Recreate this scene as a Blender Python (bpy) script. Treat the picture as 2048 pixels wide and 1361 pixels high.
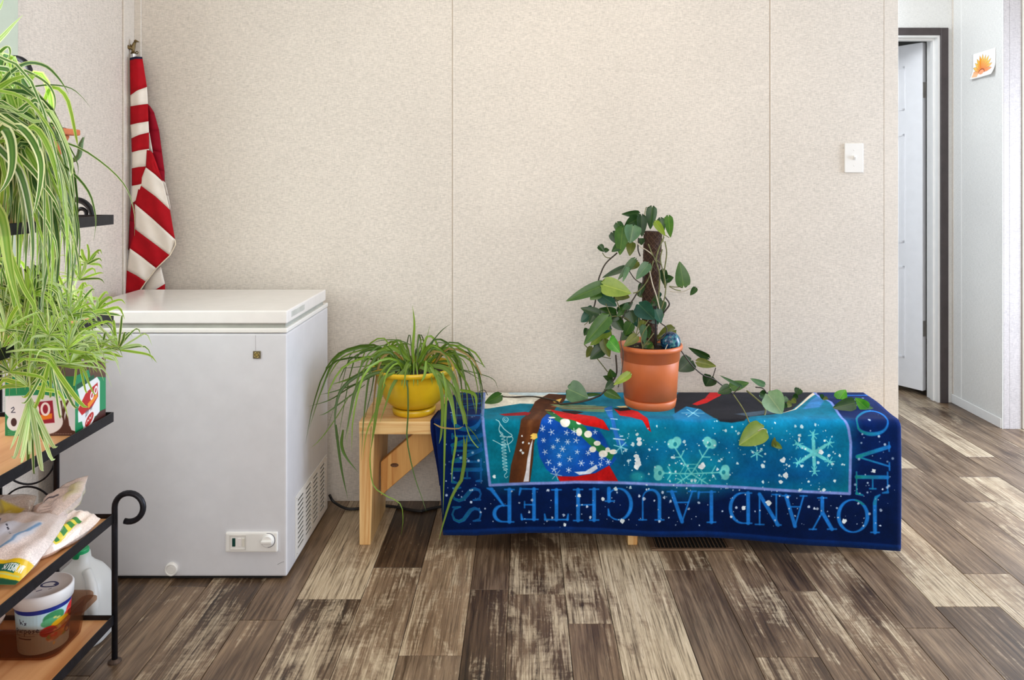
import bpy, bmesh, math, random
import numpy as np
from mathutils import Vector, Matrix

# ------------------------------------------------------------------ camera, light, exposure
FPX, VX, VY, CH = 1550.0, 1049.0, 360.0, 1.25      # focal length and vanishing point in pixels, eye height
S = bpy.context.scene
COL = S.collection
for o in list(bpy.data.objects):
    bpy.data.objects.remove(o)

cam_d = bpy.data.cameras.new('camera')
cam_d.sensor_fit = 'HORIZONTAL'
cam_d.sensor_width = 36.0
cam_d.lens = FPX / 2048 * 36.0
cam_d.shift_x = (1024 - VX) / 2048
cam_d.shift_y = (VY - 680.5) / 2048
cam_d.clip_start = 0.05
cam = bpy.data.objects.new('camera', cam_d)
cam.location = (0, 0, CH)
cam.rotation_euler = (math.pi / 2, 0, 0)
COL.objects.link(cam)
S.camera = cam

S.view_settings.view_transform = 'Standard'
S.view_settings.look = 'None'
S.view_settings.gamma = 1.0
S.view_settings.use_curve_mapping = False
S.view_settings.exposure = -0.05
try:
    S.cycles.use_denoising = True
    S.cycles.max_bounces = 8
    S.cycles.diffuse_bounces = 5
    S.cycles.transparent_max_bounces = 12
    S.cycles.caustics_reflective = False
    S.cycles.caustics_refractive = False
    S.cycles.sample_clamp_indirect = 6.0
except Exception:
    pass

world = bpy.data.worlds.new('daylight')
S.world = world
world.use_nodes = True
bg = world.node_tree.nodes['Background']
bg.inputs[0].default_value = (0.98, 0.965, 0.985, 1)
bg.inputs[1].default_value = 0.95


def area(name, loc, target, sx, sy, watts, col):
    d = bpy.data.lights.new(name, 'AREA')
    d.shape = 'RECTANGLE'
    d.size, d.size_y = sx, sy
    d.energy = watts
    d.color = col
    o = bpy.data.objects.new(name, d)
    o.location = loc
    v = Vector(target) - Vector(loc)
    o.rotation_euler = v.to_track_quat('-Z', 'Y').to_euler()
    COL.objects.link(o)
    return o


area('living_room_window_light', (0.4, -1.6, 1.75), (0.2, 3.0, 0.9), 3.2, 1.7, 66, (1.0, 0.962, 0.93))
area('ceiling_lamp_light', (0.35, 1.9, 2.38), (0.35, 2.1, 0.0), 0.9, 0.9, 9, (1.0, 0.90, 0.76))
area('plant_window_light', (-1.80, 1.70, 1.35), (0.0, 1.9, 0.9), 0.95, 0.95, 34, (0.97, 0.98, 1.0))
area('patio_door_light', (3.48, 2.72, 1.2), (0.9, 2.35, 0.0), 1.4, 1.9, 150, (0.70, 0.82, 1.0))
area('hall_fill_light', (1.25, 3.70, 2.36), (2.1, 4.4, 0.9), 0.4, 0.4, 11, (0.95, 0.97, 1.0))  # added fill, no fixture known; brightens the hall walls and door leaf

# ------------------------------------------------------------------ helpers


def lin(c):
    c = c / 255.0
    return c / 12.92 if c <= 0.04045 else ((c + 0.055) / 1.055) ** 2.4


def RGB(r, g, b):
    return (lin(r), lin(g), lin(b), 1.0)


def W(px, py, Y):
    return Vector(((px - VX) * Y / FPX, Y, CH - (py - VY) * Y / FPX))


def WX(px, Y):
    return (px - VX) * Y / FPX


def WZ(py, Y):
    return CH - (py - VY) * Y / FPX


BASE = {}


def mk(name, V, F, mat, parent=None, uv=None, smooth=False, mids=None, kind=None, label=None):
    b = BASE.get(parent.name, Vector((0, 0, 0))) if parent is not None else Vector((0, 0, 0))
    me = bpy.data.meshes.new(name)
    me.from_pydata([tuple(Vector(v) - b) for v in V], [], F)
    mats = mat if isinstance(mat, (list, tuple)) else [mat]
    for m in mats:
        me.materials.append(m)
    if mids is not None:
        me.polygons.foreach_set('material_index', mids)
    if uv is not None:
        lay = me.uv_layers.new(name='UVMap')
        idx = np.empty(len(me.loops), dtype=np.int32)
        me.loops.foreach_get('vertex_index', idx)
        lay.data.foreach_set('uv', np.asarray(uv, dtype=np.float32)[idx].ravel())
    if smooth:
        me.polygons.foreach_set('use_smooth', [True] * len(me.polygons))
    me.update()
    o = bpy.data.objects.new(name, me)
    COL.objects.link(o)
    if parent is not None:
        o.parent = parent
        BASE[o.name] = b
    if kind:
        o['kind'] = kind
    if label:
        o['label'] = label
    return o


def thing(name, label, cat, loc, group=None):
    o = bpy.data.objects.new(name, None)
    o.empty_display_size = 0.1
    o.location = loc
    COL.objects.link(o)
    o['label'] = label
    o['category'] = cat
    if group:
        o['group'] = group
    BASE[o.name] = Vector(loc)
    return o


def tag(o, label, cat, group=None):
    o['label'] = label
    o['category'] = cat
    if group:
        o['group'] = group
    return o


def join(*parts):
    V, F = [], []
    for v, f in parts:
        n = len(V)
        V += list(v)
        F += [tuple(i + n for i in q) for q in f]
    return V, F


def box(x0, x1, y0, y1, z0, z1, b=0.0, seg=2):
    bm = bmesh.new()
    vs = [bm.verts.new(p) for p in ((x0, y0, z0), (x1, y0, z0), (x1, y1, z0), (x0, y1, z0), (x0, y0, z1), (x1, y0, z1), (x1, y1, z1), (x0, y1, z1))]
    for q in ((3, 2, 1, 0), (4, 5, 6, 7), (0, 1, 5, 4), (1, 2, 6, 5), (2, 3, 7, 6), (3, 0, 4, 7)):
        bm.faces.new([vs[i] for i in q])
    if b > 0:
        bmesh.ops.bevel(bm, geom=list(bm.edges), offset=b, segments=seg, profile=0.6, affect='EDGES')
    bm.verts.index_update()
    V = [v.co.copy() for v in bm.verts]
    F = [tuple(v.index for v in f.verts) for f in bm.faces]
    bm.free()
    return V, F


def hexa(p, b=0.0, seg=2):
    """a box from eight free corners: bottom ring 0-3, top ring 4-7"""
    bm = bmesh.new()
    vs = [bm.verts.new(q) for q in p]
    for q in ((3, 2, 1, 0), (4, 5, 6, 7), (0, 1, 5, 4), (1, 2, 6, 5), (2, 3, 7, 6), (3, 0, 4, 7)):
        bm.faces.new([vs[i] for i in q])
    bmesh.ops.recalc_face_normals(bm, faces=list(bm.faces))
    if b > 0:
        bmesh.ops.bevel(bm, geom=list(bm.edges), offset=b, segments=seg, profile=0.6, affect='EDGES')
    bm.verts.index_update()
    V = [v.co.copy() for v in bm.verts]
    F = [tuple(v.index for v in f.verts) for f in bm.faces]
    bm.free()
    return V, F


def lathe(prof, c, n=32, sx=1.0, sy=1.0, caps=True):
    V, F = [], []
    for r, z in prof:
        for k in range(n):
            a = 2 * math.pi * k / n
            V.append(Vector((c[0] + r * sx * math.cos(a), c[1] + r * sy * math.sin(a), c[2] + z)))
    m = len(prof)
    for j in range(m - 1):
        for k in range(n):
            k2 = (k + 1) % n
            F.append((j * n + k, j * n + k2, (j + 1) * n + k2, (j + 1) * n + k))
    if caps:
        F.append(tuple(range(n - 1, -1, -1)))
        F.append(tuple(range((m - 1) * n, m * n)))
    return V, F


def catmull(P, n):
    P = [Vector(p) for p in P]
    if len(P) == 2:
        return [P[0].lerp(P[1], i / (n - 1)) for i in range(n)]
    Q = [P[0] * 2 - P[1]] + P + [P[-1] * 2 - P[-2]]
    out = []
    m = len(P) - 1
    for i in range(n):
        t = i / (n - 1) * m
        k = min(int(t), m - 1)
        t -= k
        a, b, c, d = Q[k:k + 4]
        out.append(0.5 * (2 * b + (c - a) * t + (2 * a - 5 * b + 4 * c - d) * t * t + (3 * b - a - 3 * c + d) * t ** 3))
    return out


def tube(P, r, n=8, taper=None, closed=True):
    """a round rod along the points; r is a number or one per point"""
    P = [Vector(p) for p in P]
    m = len(P)
    R = r if isinstance(r, (list, tuple)) else [r] * m
    V, F = [], []
    ref = None
    for i in range(m):
        t = (P[min(i + 1, m - 1)] - P[max(i - 1, 0)])
        if t.length < 1e-9:
            t = Vector((0, 0, 1))
        t.normalize()
        if ref is None:
            ref = Vector((0, 1, 0)) if abs(t.y) < 0.8 else Vector((1, 0, 0))
        a = (ref - t * ref.dot(t)).normalized()
        ref = a
        b = t.cross(a)
        for k in range(n):
            w = 2 * math.pi * k / n
            V.append(P[i] + (a * math.cos(w) + b * math.sin(w)) * R[i])
    for i in range(m - 1):
        for k in range(n):
            k2 = (k + 1) % n
            F.append((i * n + k, i * n + k2, (i + 1) * n + k2, (i + 1) * n + k))
    if closed:
        F.append(tuple(range(n - 1, -1, -1)))
        F.append(tuple(range((m - 1) * n, m * n)))
    return V, F


def gridf(rows):
    """quads between equally long rows of points"""
    V, F = [], []
    m = len(rows[0])
    for r in rows:
        V += [Vector(p) for p in r]
    for j in range(len(rows) - 1):
        for k in range(m - 1):
            F.append((j * m + k, j * m + k + 1, (j + 1) * m + k + 1, (j + 1) * m + k))
    return V, F


def arc(cx, cz, r, a0, a1, Y, n=16):
    return [Vector((cx + r * math.cos(math.radians(a0 + (a1 - a0) * i / (n - 1))), Y, cz + r * math.sin(math.radians(a0 + (a1 - a0) * i / (n - 1))))) for i in range(n)]


# ------------------------------------------------------------------ materials
class NT:
    def __init__(self, name):
        self.m = bpy.data.materials.new(name)
        self.m.use_nodes = True
        self.t = self.m.node_tree
        self.b = self.t.nodes['Principled BSDF']
        self.o = self.t.nodes['Material Output']

    def n(self, kind, **kw):
        x = self.t.nodes.new(kind)
        for k, v in kw.items():
            setattr(x, k, v)
        return x

    def l(self, a, b):
        self.t.links.new(a, b)

    def coords(self, scale=(1, 1, 1), src='pos', rot=(0, 0, 0)):
        mp = self.n('ShaderNodeMapping')
        mp.inputs['Scale'].default_value = scale
        mp.inputs['Rotation'].default_value = rot
        if src == 'pos':
            g = self.n('ShaderNodeNewGeometry').outputs['Position']
        elif src == 'obj':
            g = self.n('ShaderNodeTexCoord').outputs['Object']
        else:
            g = self.n('ShaderNodeTexCoord').outputs['UV']
        self.l(g, mp.inputs['Vector'])
        self.mp = mp
        return mp.outputs['Vector']

    def noise(self, vec, scale=5, detail=4, rough=0.55, dist=0.0):
        x = self.n('ShaderNodeTexNoise')
        x.inputs['Scale'].default_value = scale
        x.inputs['Detail'].default_value = detail
        x.inputs['Roughness'].default_value = rough
        x.inputs['Distortion'].default_value = dist
        self.l(vec, x.inputs['Vector'])
        return x.outputs['Fac']

    def ramp(self, fac, stops):
        x = self.n('ShaderNodeValToRGB')
        e = x.color_ramp.elements
        while len(e) > 1:
            e.remove(e[-1])
        e[0].position, e[0].color = stops[0][0], stops[0][1]
        for p, c in stops[1:]:
            q = e.new(p)
            q.color = c
        self.l(fac, x.inputs['Fac'])
        return x.outputs['Color']

    def mix(self, fac, a, b, mode='MIX'):
        x = self.n('ShaderNodeMix', data_type='RGBA', blend_type=mode)
        for sock, v in ((x.inputs['Factor'], fac), (x.inputs[6], a), (x.inputs[7], b)):
            if isinstance(v, (int, float)):
                sock.default_value = v
            elif isinstance(v, tuple):
                sock.default_value = v
            else:
                self.l(v, sock)
        return x.outputs[2]

    def math(self, op, a, b=None, clamp=False):
        x = self.n('ShaderNodeMath', operation=op)
        x.use_clamp = clamp
        for i, v in enumerate((a, b)):
            if v is None:
                continue
            if isinstance(v, (int, float)):
                x.inputs[i].default_value = v
            else:
                self.l(v, x.inputs[i])
        return x.outputs[0]

    def bump(self, h, strength=0.2, dist=0.002):
        x = self.n('ShaderNodeBump')
        x.inputs['Strength'].default_value = strength
        x.inputs['Distance'].default_value = dist
        self.l(h, x.inputs['Height'])
        self.l(x.outputs['Normal'], self.b.inputs['Normal'])

    def base(self, c):
        if isinstance(c, tuple):
            self.b.inputs['Base Color'].default_value = c
        else:
            self.l(c, self.b.inputs['Base Color'])
        return self


def plain(name, rgb, rough=0.5, metal=0.0, var=0.06, scale=18, spec=0.5, bump=0.0):
    x = NT(name)
    c = RGB(*rgb)
    f = x.noise(x.coords(), scale, 4)
    d = tuple(v * (1 - var * 2) for v in c[:3]) + (1,)
    u = tuple(min(1, v * (1 + var * 2)) for v in c[:3]) + (1,)
    x.base(x.ramp(f, [(0.3, d), (0.7, u)]))
    x.b.inputs['Roughness'].default_value = rough
    x.b.inputs['Metallic'].default_value = metal
    x.b.inputs['Specular IOR Level'].default_value = spec
    if bump:
        x.bump(x.noise(x.coords(), scale * 6, 3), bump, 0.002)
    return x.m


def wallpaper(name, rgb, amt=1.0):
    """linen-look vinyl wall board: fine horizontal and vertical threads with darker flecks"""
    x = NT(name)
    p = x.coords((1, 1, 1))
    h = x.noise(x.coords((60, 60, 420)), 1.0, 3, 0.6)
    v = x.noise(x.coords((380, 380, 45)), 1.0, 3, 0.6)
    fl = x.noise(x.coords((150, 150, 260)), 1.0, 2, 0.5)
    cl = x.noise(p, 2.2, 3, 0.5)
    c = RGB(*rgb)
    lo = tuple(k * (1 - 0.20 * amt) for k in c[:3]) + (1,)
    hi = tuple(min(1, k * (1 + 0.12 * amt)) for k in c[:3]) + (1,)
    a = x.math('ADD', x.math('MULTIPLY', h, 0.6), x.math('MULTIPLY', v, 0.4))
    col = x.ramp(a, [(0.36, lo), (0.6, hi)])
    fleck = x.ramp(fl, [(0.62, (0, 0, 0, 1)), (0.74, (1, 1, 1, 1))])
    col = x.mix(x.math('MULTIPLY', fleck, 0.30 * amt), col, tuple(k * 0.45 for k in c[:3]) + (1,))
    soft = x.ramp(cl, [(0.3, (0.95, 0.95, 0.95, 1)), (0.7, (1.03, 1.03, 1.03, 1))])
    col = x.mix(1.0, col, soft, 'MULTIPLY')
    x.base(col)
    x.b.inputs['Roughness'].default_value = 0.62
    x.b.inputs['Specular IOR Level'].default_value = 0.3
    x.bump(a, 0.25, 0.0008)
    return x.m


def floor_planks():
    x = NT('weathered plank vinyl')
    oi = x.n('ShaderNodeObjectInfo')
    sep = x.n('ShaderNodeSeparateColor')
    x.l(oi.outputs['Color'], sep.inputs[0])
    white, tone, warm = sep.outputs[0], sep.outputs[1], sep.outputs[2]
    geo = x.n('ShaderNodeNewGeometry')
    off = x.n('ShaderNodeVectorMath', operation='SCALE')
    cmb = x.n('ShaderNodeCombineXYZ')
    for i in range(3):
        x.l(oi.outputs['Random'], cmb.inputs[i])
    x.l(cmb.outputs[0], off.inputs[0])
    off.inputs['Scale'].default_value = 37.0
    add = x.n('ShaderNodeVectorMath', operation='ADD')
    x.l(geo.outputs['Position'], add.inputs[0])
    x.l(off.outputs[0], add.inputs[1])

    def mp(s):
        m = x.n('ShaderNodeMapping')
        m.inputs['Scale'].default_value = s
        x.l(add.outputs[0], m.inputs['Vector'])
        return m.outputs[0]
    big = x.noise(mp((7, 1.6, 1)), 1.0, 4, 0.6, 0.4)
    streak = x.noise(mp((90, 3.2, 1)), 1.0, 5, 0.68, 0.5)
    fine = x.noise(mp((190, 5, 1)), 1.0, 5, 0.72, 0.25)
    wm = x.noise(mp((10, 3.0, 1)), 1.0, 9, 0.70, 0.9)
    saw = x.noise(mp((18, 70, 1)), 1.0, 3, 0.6, 0.4)
    crack = x.noise(mp((38, 1.1, 1)), 1.0, 4, 0.6, 1.2)
    t = x.math('ADD', x.math('MULTIPLY', big, 1.0), x.math('MULTIPLY', streak, 1.0))
    t = x.math('SUBTRACT', t, 0.5)
    t = x.math('ADD', t, x.math('MULTIPLY', x.math('SUBTRACT', tone, 0.5), 0.75))
    base = x.ramp(t, [(0.12, RGB(42, 30, 20)), (0.34, RGB(80, 62, 46)), (0.54, RGB(118, 98, 78)), (0.80, RGB(152, 130, 104)), (1.0, RGB(178, 158, 132))])
    cool = x.mix(1.0, base, (0.97, 1.0, 1.05, 1), 'MULTIPLY')
    warmc = x.mix(1.0, base, (1.07, 0.99, 0.88, 1), 'MULTIPLY')
    base = x.mix(x.math('ADD', x.math('MULTIPLY', warm, 0.6), x.math('MULTIPLY', x.math('SUBTRACT', wm, 0.3), 1.0), True), cool, warmc)
    # worn whitewash in patches
    wf = x.math('ADD', x.math('MULTIPLY', wm, 0.62), x.math('MULTIPLY', streak, 0.30))
    wf = x.math('ADD', wf, x.math('MULTIPLY', saw, 0.12))
    wf = x.math('ADD', wf, x.math('MULTIPLY', white, 0.26))
    wmask = x.ramp(wf, [(0.665, (0, 0, 0, 1)), (0.71, (0.5, 0.5, 0.5, 1)), (0.765, (1, 1, 1, 1))])
    wcol = x.ramp(fine, [(0.30, RGB(122, 104, 82)), (0.52, RGB(184, 166, 138)), (0.75, RGB(220, 206, 182))])
    col = x.mix(x.math('MULTIPLY', wmask, 0.86), base, wcol)
    # fine grain and dark splits
    g = x.ramp(fine, [(0.36, (0.42, 0.40, 0.38, 1)), (0.47, (1, 1, 1, 1)), (0.62, (1.12, 1.11, 1.10, 1))])
    col = x.mix(0.72, col, g, 'MULTIPLY')
    ck = x.ramp(crack, [(0.485, (1, 1, 1, 1)), (0.50, (0.28, 0.25, 0.22, 1)), (0.515, (1, 1, 1, 1))])
    ckm = x.math('MULTIPLY', x.ramp(streak, [(0.45, (0, 0, 0, 1)), (0.6, (1, 1, 1, 1))]), 0.85)
    col = x.mix(ckm, col, x.mix(1.0, col, ck, 'MULTIPLY'))
    x.base(col)
    x.b.inputs['Roughness'].default_value = 0.36
    x.b.inputs['Specular IOR Level'].default_value = 0.5
    x.bump(x.math('ADD', fine, x.math('MULTIPLY', streak, 0.6)), 0.22, 0.0015)
    return x.m


def wood(name, light, dark, axis='x', rough=0.5, ring=9.0, knots=True, src='pos'):
    x = NT(name)
    sc = {'x': (0.35, 5, 5), 'y': (5, 0.35, 5), 'z': (5, 5, 0.35), 'd': (5, 5, 0.35)}[axis]
    rot = (0, math.radians(40), 0) if axis == 'd' else (0, 0, 0)
    v = x.coords(sc, src, rot)
    d = x.noise(v, 1.6, 3, 0.5, 0.6)
    w = x.math('FRACT', x.math('MULTIPLY', d, ring))
    w = x.ramp(w, [(0.0, RGB(*light)), (0.55, RGB(*light)), (0.86, RGB(*dark)), (1.0, RGB(*light))])
    sc2 = tuple(k * 22 for k in sc)
    f = x.noise(x.coords(sc2, src, rot), 1.0, 4, 0.6)
    w = x.mix(0.35, w, x.ramp(f, [(0.3, RGB(*dark)), (0.65, RGB(*light))]), 'MIX')
    x.base(w)
    x.b.inputs['Roughness'].default_value = rough
    x.bump(f, 0.12, 0.001)
    return x.m


def leafmat(name, edge, mid, core=None, trans=0.35, rough=0.42, var=0.25):
    """UV x runs across the blade: pale margins, green middle"""
    x = NT(name)
    tc = x.n('ShaderNodeTexCoord')
    sp = x.n('ShaderNodeSeparateXYZ')
    x.l(tc.outputs['UV'], sp.inputs[0])
    if core is None:
        core = mid
    e, m, k = RGB(*edge), RGB(*mid), RGB(*core)
    st = [(0.0, e), (0.16, e), (0.24, m), (0.47, k), (0.53, k), (0.76, m), (0.84, e), (1.0, e)]
    c = x.ramp(sp.outputs[0], st)
    oi = x.n('ShaderNodeObjectInfo')
    n = x.noise(x.coords(), 9, 3)
    f = x.math('ADD', x.math('MULTIPLY', oi.outputs['Random'], 0.6), x.math('MULTIPLY', n, 0.4))
    c = x.mix(1.0, c, x.ramp(f, [(0.2, (1 - var, 1 - var, 1 - var, 1)), (0.8, (1 + var, 1 + var * 0.9, 1, 1))]), 'MULTIPLY')
    x.base(c)
    x.b.inputs['Roughness'].default_value = rough
    tr = x.n('ShaderNodeBsdfTranslucent')
    x.l(x.mix(1.0, c, (1.02, 1.14, 0.74, 1), 'MULTIPLY'), tr.inputs['Color'])
    mx = x.n('ShaderNodeMixShader')
    mx.inputs[0].default_value = trans
    x.l(x.b.outputs[0], mx.inputs[1])
    x.l(tr.outputs[0], mx.inputs[2])
    x.l(mx.outputs[0], x.o.inputs['Surface'])
    return x.m


def heartmat(name, a, b, trans=0.25, rough=0.33):
    x = NT(name)
    tc = x.n('ShaderNodeTexCoord')
    sp = x.n('ShaderNodeSeparateXYZ')
    x.l(tc.outputs['UV'], sp.inputs[0])
    n = x.noise(x.coords(), 35, 4, 0.6)
    c = x.ramp(n, [(0.3, RGB(*a)), (0.7, RGB(*b))])
    vein = x.ramp(x.math('ABSOLUTE', x.math('SUBTRACT', sp.outputs[0], 0.5)), [(0.0, (1, 1, 1, 1)), (0.035, (0, 0, 0, 1))])
    c = x.mix(x.math('MULTIPLY', vein, 0.35), c, RGB(min(255, b[0] + 70), min(255, b[1] + 60), b[2] + 30))
    oi = x.n('ShaderNodeObjectInfo')
    c = x.mix(1.0, c, x.ramp(oi.outputs['Random'], [(0, (0.72, 0.75, 0.75, 1)), (1, (1.25, 1.2, 1.1, 1))]), 'MULTIPLY')
    x.base(c)
    x.b.inputs['Roughness'].default_value = rough
    tr = x.n('ShaderNodeBsdfTranslucent')
    x.l(x.mix(1.0, c, (1.2, 1.3, 0.6, 1), 'MULTIPLY'), tr.inputs['Color'])
    mx = x.n('ShaderNodeMixShader')
    mx.inputs[0].default_value = trans
    x.l(x.b.outputs[0], mx.inputs[1])
    x.l(tr.outputs[0], mx.inputs[2])
    x.l(mx.outputs[0], x.o.inputs['Surface'])
    return x.m


# ------------------------------------------------------------------ flat prints, painted from scratch into generated images
class Canvas:
    def __init__(self, w, h, rgb):
        self.a = np.zeros((h, w, 3), np.float32)
        self.a[:] = np.array(rgb, np.float32) / 255
        self.w, self.h = w, h

    def _put(self, x0, x1, y0, y1, cov, rgb):
        c = np.array(rgb, np.float32)
        if c.ndim == 1:
            c = c / 255
        s = self.a[y0:y1, x0:x1]
        s += (c - s) * cov[..., None]

    def _box(self, P, m):
        x0 = max(0, int(P[:, 0].min() - m))
        x1 = min(self.w, int(P[:, 0].max() + m) + 2)
        y0 = max(0, int(P[:, 1].min() - m))
        y1 = min(self.h, int(P[:, 1].max() + m) + 2)
        return x0, x1, y0, y1

    def poly(self, pts, rgb, soft=0.8, alpha=1.0, edge_noise=0.0):
        P = np.array(pts, np.float32)
        x0, x1, y0, y1 = self._box(P, 3 + soft)
        if x1 <= x0 or y1 <= y0:
            return
        X, Y = np.meshgrid(np.arange(x0, x1) + 0.5, np.arange(y0, y1) + 0.5)
        ins = np.zeros(X.shape, bool)
        D = np.full(X.shape, 1e9, np.float32)
        n = len(P)
        for i in range(n):
            a, b = P[i], P[(i + 1) % n]
            d = b - a
            L = max(1e-6, float(d @ d))
            t = np.clip(((X - a[0]) * d[0] + (Y - a[1]) * d[1]) / L, 0, 1)
            D = np.minimum(D, np.hypot(X - a[0] - t * d[0], Y - a[1] - t * d[1]))
            if a[1] != b[1]:
                c = ((a[1] > Y) != (b[1] > Y)) & (X < (b[0] - a[0]) * (Y - a[1]) / (b[1] - a[1]) + a[0])
                ins ^= c
        sd = np.where(ins, D, -D)
        self._put(x0, x1, y0, y1, np.clip(sd / soft * 0.5 + 0.5, 0, 1) * alpha, rgb)

    def stroke(self, pts, width, rgb, soft=0.8, alpha=1.0, closed=False):
        P = np.array(pts, np.float32)
        n = len(P)
        wd = np.full(n, width, np.float32) if np.isscalar(width) else np.interp(np.linspace(0, 1, n), np.linspace(0, 1, len(width)), np.array(width, np.float32)).astype(np.float32)
        x0, x1, y0, y1 = self._box(P, float(wd.max()) + 3)
        if x1 <= x0 or y1 <= y0:
            return
        X, Y = np.meshgrid(np.arange(x0, x1) + 0.5, np.arange(y0, y1) + 0.5)
        D = np.full(X.shape, 1e9, np.float32)
        for i in range(n if closed else n - 1):
            a, b = P[i], P[(i + 1) % n]
            d = b - a
            L = max(1e-6, float(d @ d))
            t = np.clip(((X - a[0]) * d[0] + (Y - a[1]) * d[1]) / L, 0, 1)
            w = wd[i] + (wd[(i + 1) % n] - wd[i]) * t
            D = np.minimum(D, np.hypot(X - a[0] - t * d[0], Y - a[1] - t * d[1]) - w / 2)
        self._put(x0, x1, y0, y1, np.clip(0.5 - D / soft * 0.5, 0, 1) * alpha, rgb)

    def dot(self, x, y, r, rgb, soft=0.8, alpha=1.0):
        self.stroke([(x, y), (x + 0.01, y)], 2 * r, rgb, soft, alpha)

    def ell(self, x, y, rx, ry, rgb, soft=0.8, alpha=1.0, n=28, rot=0):
        c, s = math.cos(rot), math.sin(rot)
        self.poly([(x + rx * math.cos(k * 2 * math.pi / n) * c - ry * math.sin(k * 2 * math.pi / n) * s, y + rx * math.cos(k * 2 * math.pi / n) * s + ry * math.sin(k * 2 * math.pi / n) * c) for k in range(n)], rgb, soft, alpha)

    def mottled(self, amt, cell, seed=0):
        rs = np.random.RandomState(seed)
        h2, w2 = self.h // cell + 3, self.w // cell + 3
        g = rs.rand(h2, w2).astype(np.float32)
        yy, xx = np.arange(self.h) / cell, np.arange(self.w) / cell
        yi, xi = yy.astype(int), xx.astype(int)
        fy, fx = (yy - yi)[:, None], (xx - xi)[None, :]
        v = (g[yi][:, xi] * (1 - fy) * (1 - fx) + g[yi + 1][:, xi] * fy * (1 - fx) + g[yi][:, xi + 1] * (1 - fy) * fx + g[yi + 1][:, xi + 1] * fy * fx)
        self.a *= (1 + (v - 0.5) * 2 * amt)[..., None]

    def image(self, name):
        im = bpy.data.images.new(name, self.w, self.h, alpha=False)
        px = np.ones((self.h, self.w, 4), np.float32)
        px[..., :3] = np.clip(self.a[::-1], 0, 1)
        im.pixels.foreach_set(px.ravel())
        im.update()
        im.pack()
        return im


def printed(name, img, rough=0.5, fuzz=0.0, spec=0.5, sheen=0.0):
    x = NT(name)
    t = x.n('ShaderNodeTexImage')
    t.image = img
    t.extension = 'EXTEND'
    tc = x.n('ShaderNodeTexCoord')
    x.l(tc.outputs['UV'], t.inputs['Vector'])
    c = t.outputs['Color']
    if fuzz:
        n = x.noise(x.coords(), 420, 3, 0.7)
        c = x.mix(1.0, c, x.ramp(n, [(0.3, (1 - fuzz, 1 - fuzz, 1 - fuzz, 1)), (0.7, (1 + fuzz, 1 + fuzz, 1 + fuzz, 1))]), 'MULTIPLY')
        x.bump(n, 0.5, 0.002)
    x.base(c)
    x.b.inputs['Roughness'].default_value = rough
    x.b.inputs['Specular IOR Level'].default_value = spec
    x.b.inputs['Sheen Weight'].default_value = sheen
    return x.m


# serif capitals as strokes in a box of height 1: (points, thick?) ; 'w' is the set width
TK, TN = 0.120, 0.045


def ell_pts(cx, cy, rx, ry, a0, a1, n=22):
    return [(cx + rx * math.cos(math.radians(a0 + (a1 - a0) * i / (n - 1))), cy + ry * math.sin(math.radians(a0 + (a1 - a0) * i / (n - 1)))) for i in range(n)]


def mod(pts, cx, rx):
    return [TN + (TK - TN) * min(1, abs(p[0] - cx) / rx) ** 1.5 for p in pts]


def _serif(x, y, d=0.13):
    return ([(x - d, y), (x + d, y)], TN)


GL = {}
GL['I'] = (0.36, [([(0.18, 0), (0.18, 1)], TK), _serif(0.18, 0), _serif(0.18, 1)])
GL['J'] = (0.36, [([(0.22, 1), (0.22, 0.1), (0.18, -0.08), (0.06, -0.16)], [TK, TK, TK * .8, TN]), _serif(0.22, 1)])
GL['L'] = (0.62, [([(0.18, 0), (0.18, 1)], TK), _serif(0.18, 1), ([(0.06, 0), (0.56, 0)], TN), ([(0.56, 0), (0.58, 0.2)], [TN * 2, TN])])
GL['E'] = (0.66, [([(0.18, 0), (0.18, 1)], TK), ([(0.06, 0), (0.58, 0)], TN), ([(0.58, 0), (0.62, 0.2)], [TN * 2, TN]), ([(0.06, 1), (0.54, 1)], TN), ([(0.54, 1), (0.56, 0.84)], [TN * 2, TN]), ([(0.18, 0.52), (0.46, 0.52)], TN), ([(0.46, 0.42), (0.46, 0.62)], TN)])
GL['T'] = (0.70, [([(0.35, 0), (0.35, 1)], TK), _serif(0.35, 0), ([(0.04, 1), (0.66, 1)], TN * 1.2), ([(0.05, 1), (0.03, 0.82)], [TN * 2, TN]), ([(0.65, 1), (0.67, 0.82)], [TN * 2, TN])])
GL['H'] = (0.82, [([(0.18, 0), (0.18, 1)], TK), ([(0.64, 0), (0.64, 1)], TK), ([(0.18, 0.5), (0.64, 0.5)], TN), _serif(0.18, 0), _serif(0.18, 1), _serif(0.64, 0), _serif(0.64, 1)])
GL['N'] = (0.84, [([(0.17, 0), (0.17, 1)], TN * 1.2), ([(0.12, 1), (0.68, 0)], TK), ([(0.68, 0), (0.68, 1)], TN * 1.2), _serif(0.17, 0), _serif(0.68, 1), _serif(0.1, 1, 0.07)])
GL['V'] = (0.78, [([(0.1, 1), (0.40, 0)], TK), ([(0.40, 0), (0.68, 1)], TN * 1.2), _serif(0.1, 1), _serif(0.68, 1, 0.11)])
GL['A'] = (0.82, [([(0.12, 0), (0.41, 1)], TN * 1.2), ([(0.41, 1), (0.70, 0)], TK), ([(0.23, 0.36), (0.58, 0.36)], TN), _serif(0.12, 0, 0.11), _serif(0.70, 0)])
GL['Y'] = (0.76, [([(0.1, 1), (0.38, 0.46)], TK), ([(0.66, 1), (0.38, 0.46)], TN * 1.2), ([(0.38, 0), (0.38, 0.48)], TK), _serif(0.1, 1), _serif(0.66, 1, 0.1), _serif(0.38, 0)])
_u = [(0.18, 1), (0.18, 0.3)] + ell_pts(0.43, 0.3, 0.25, 0.31, 180, 360, 14) + [(0.68, 1)]
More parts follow.
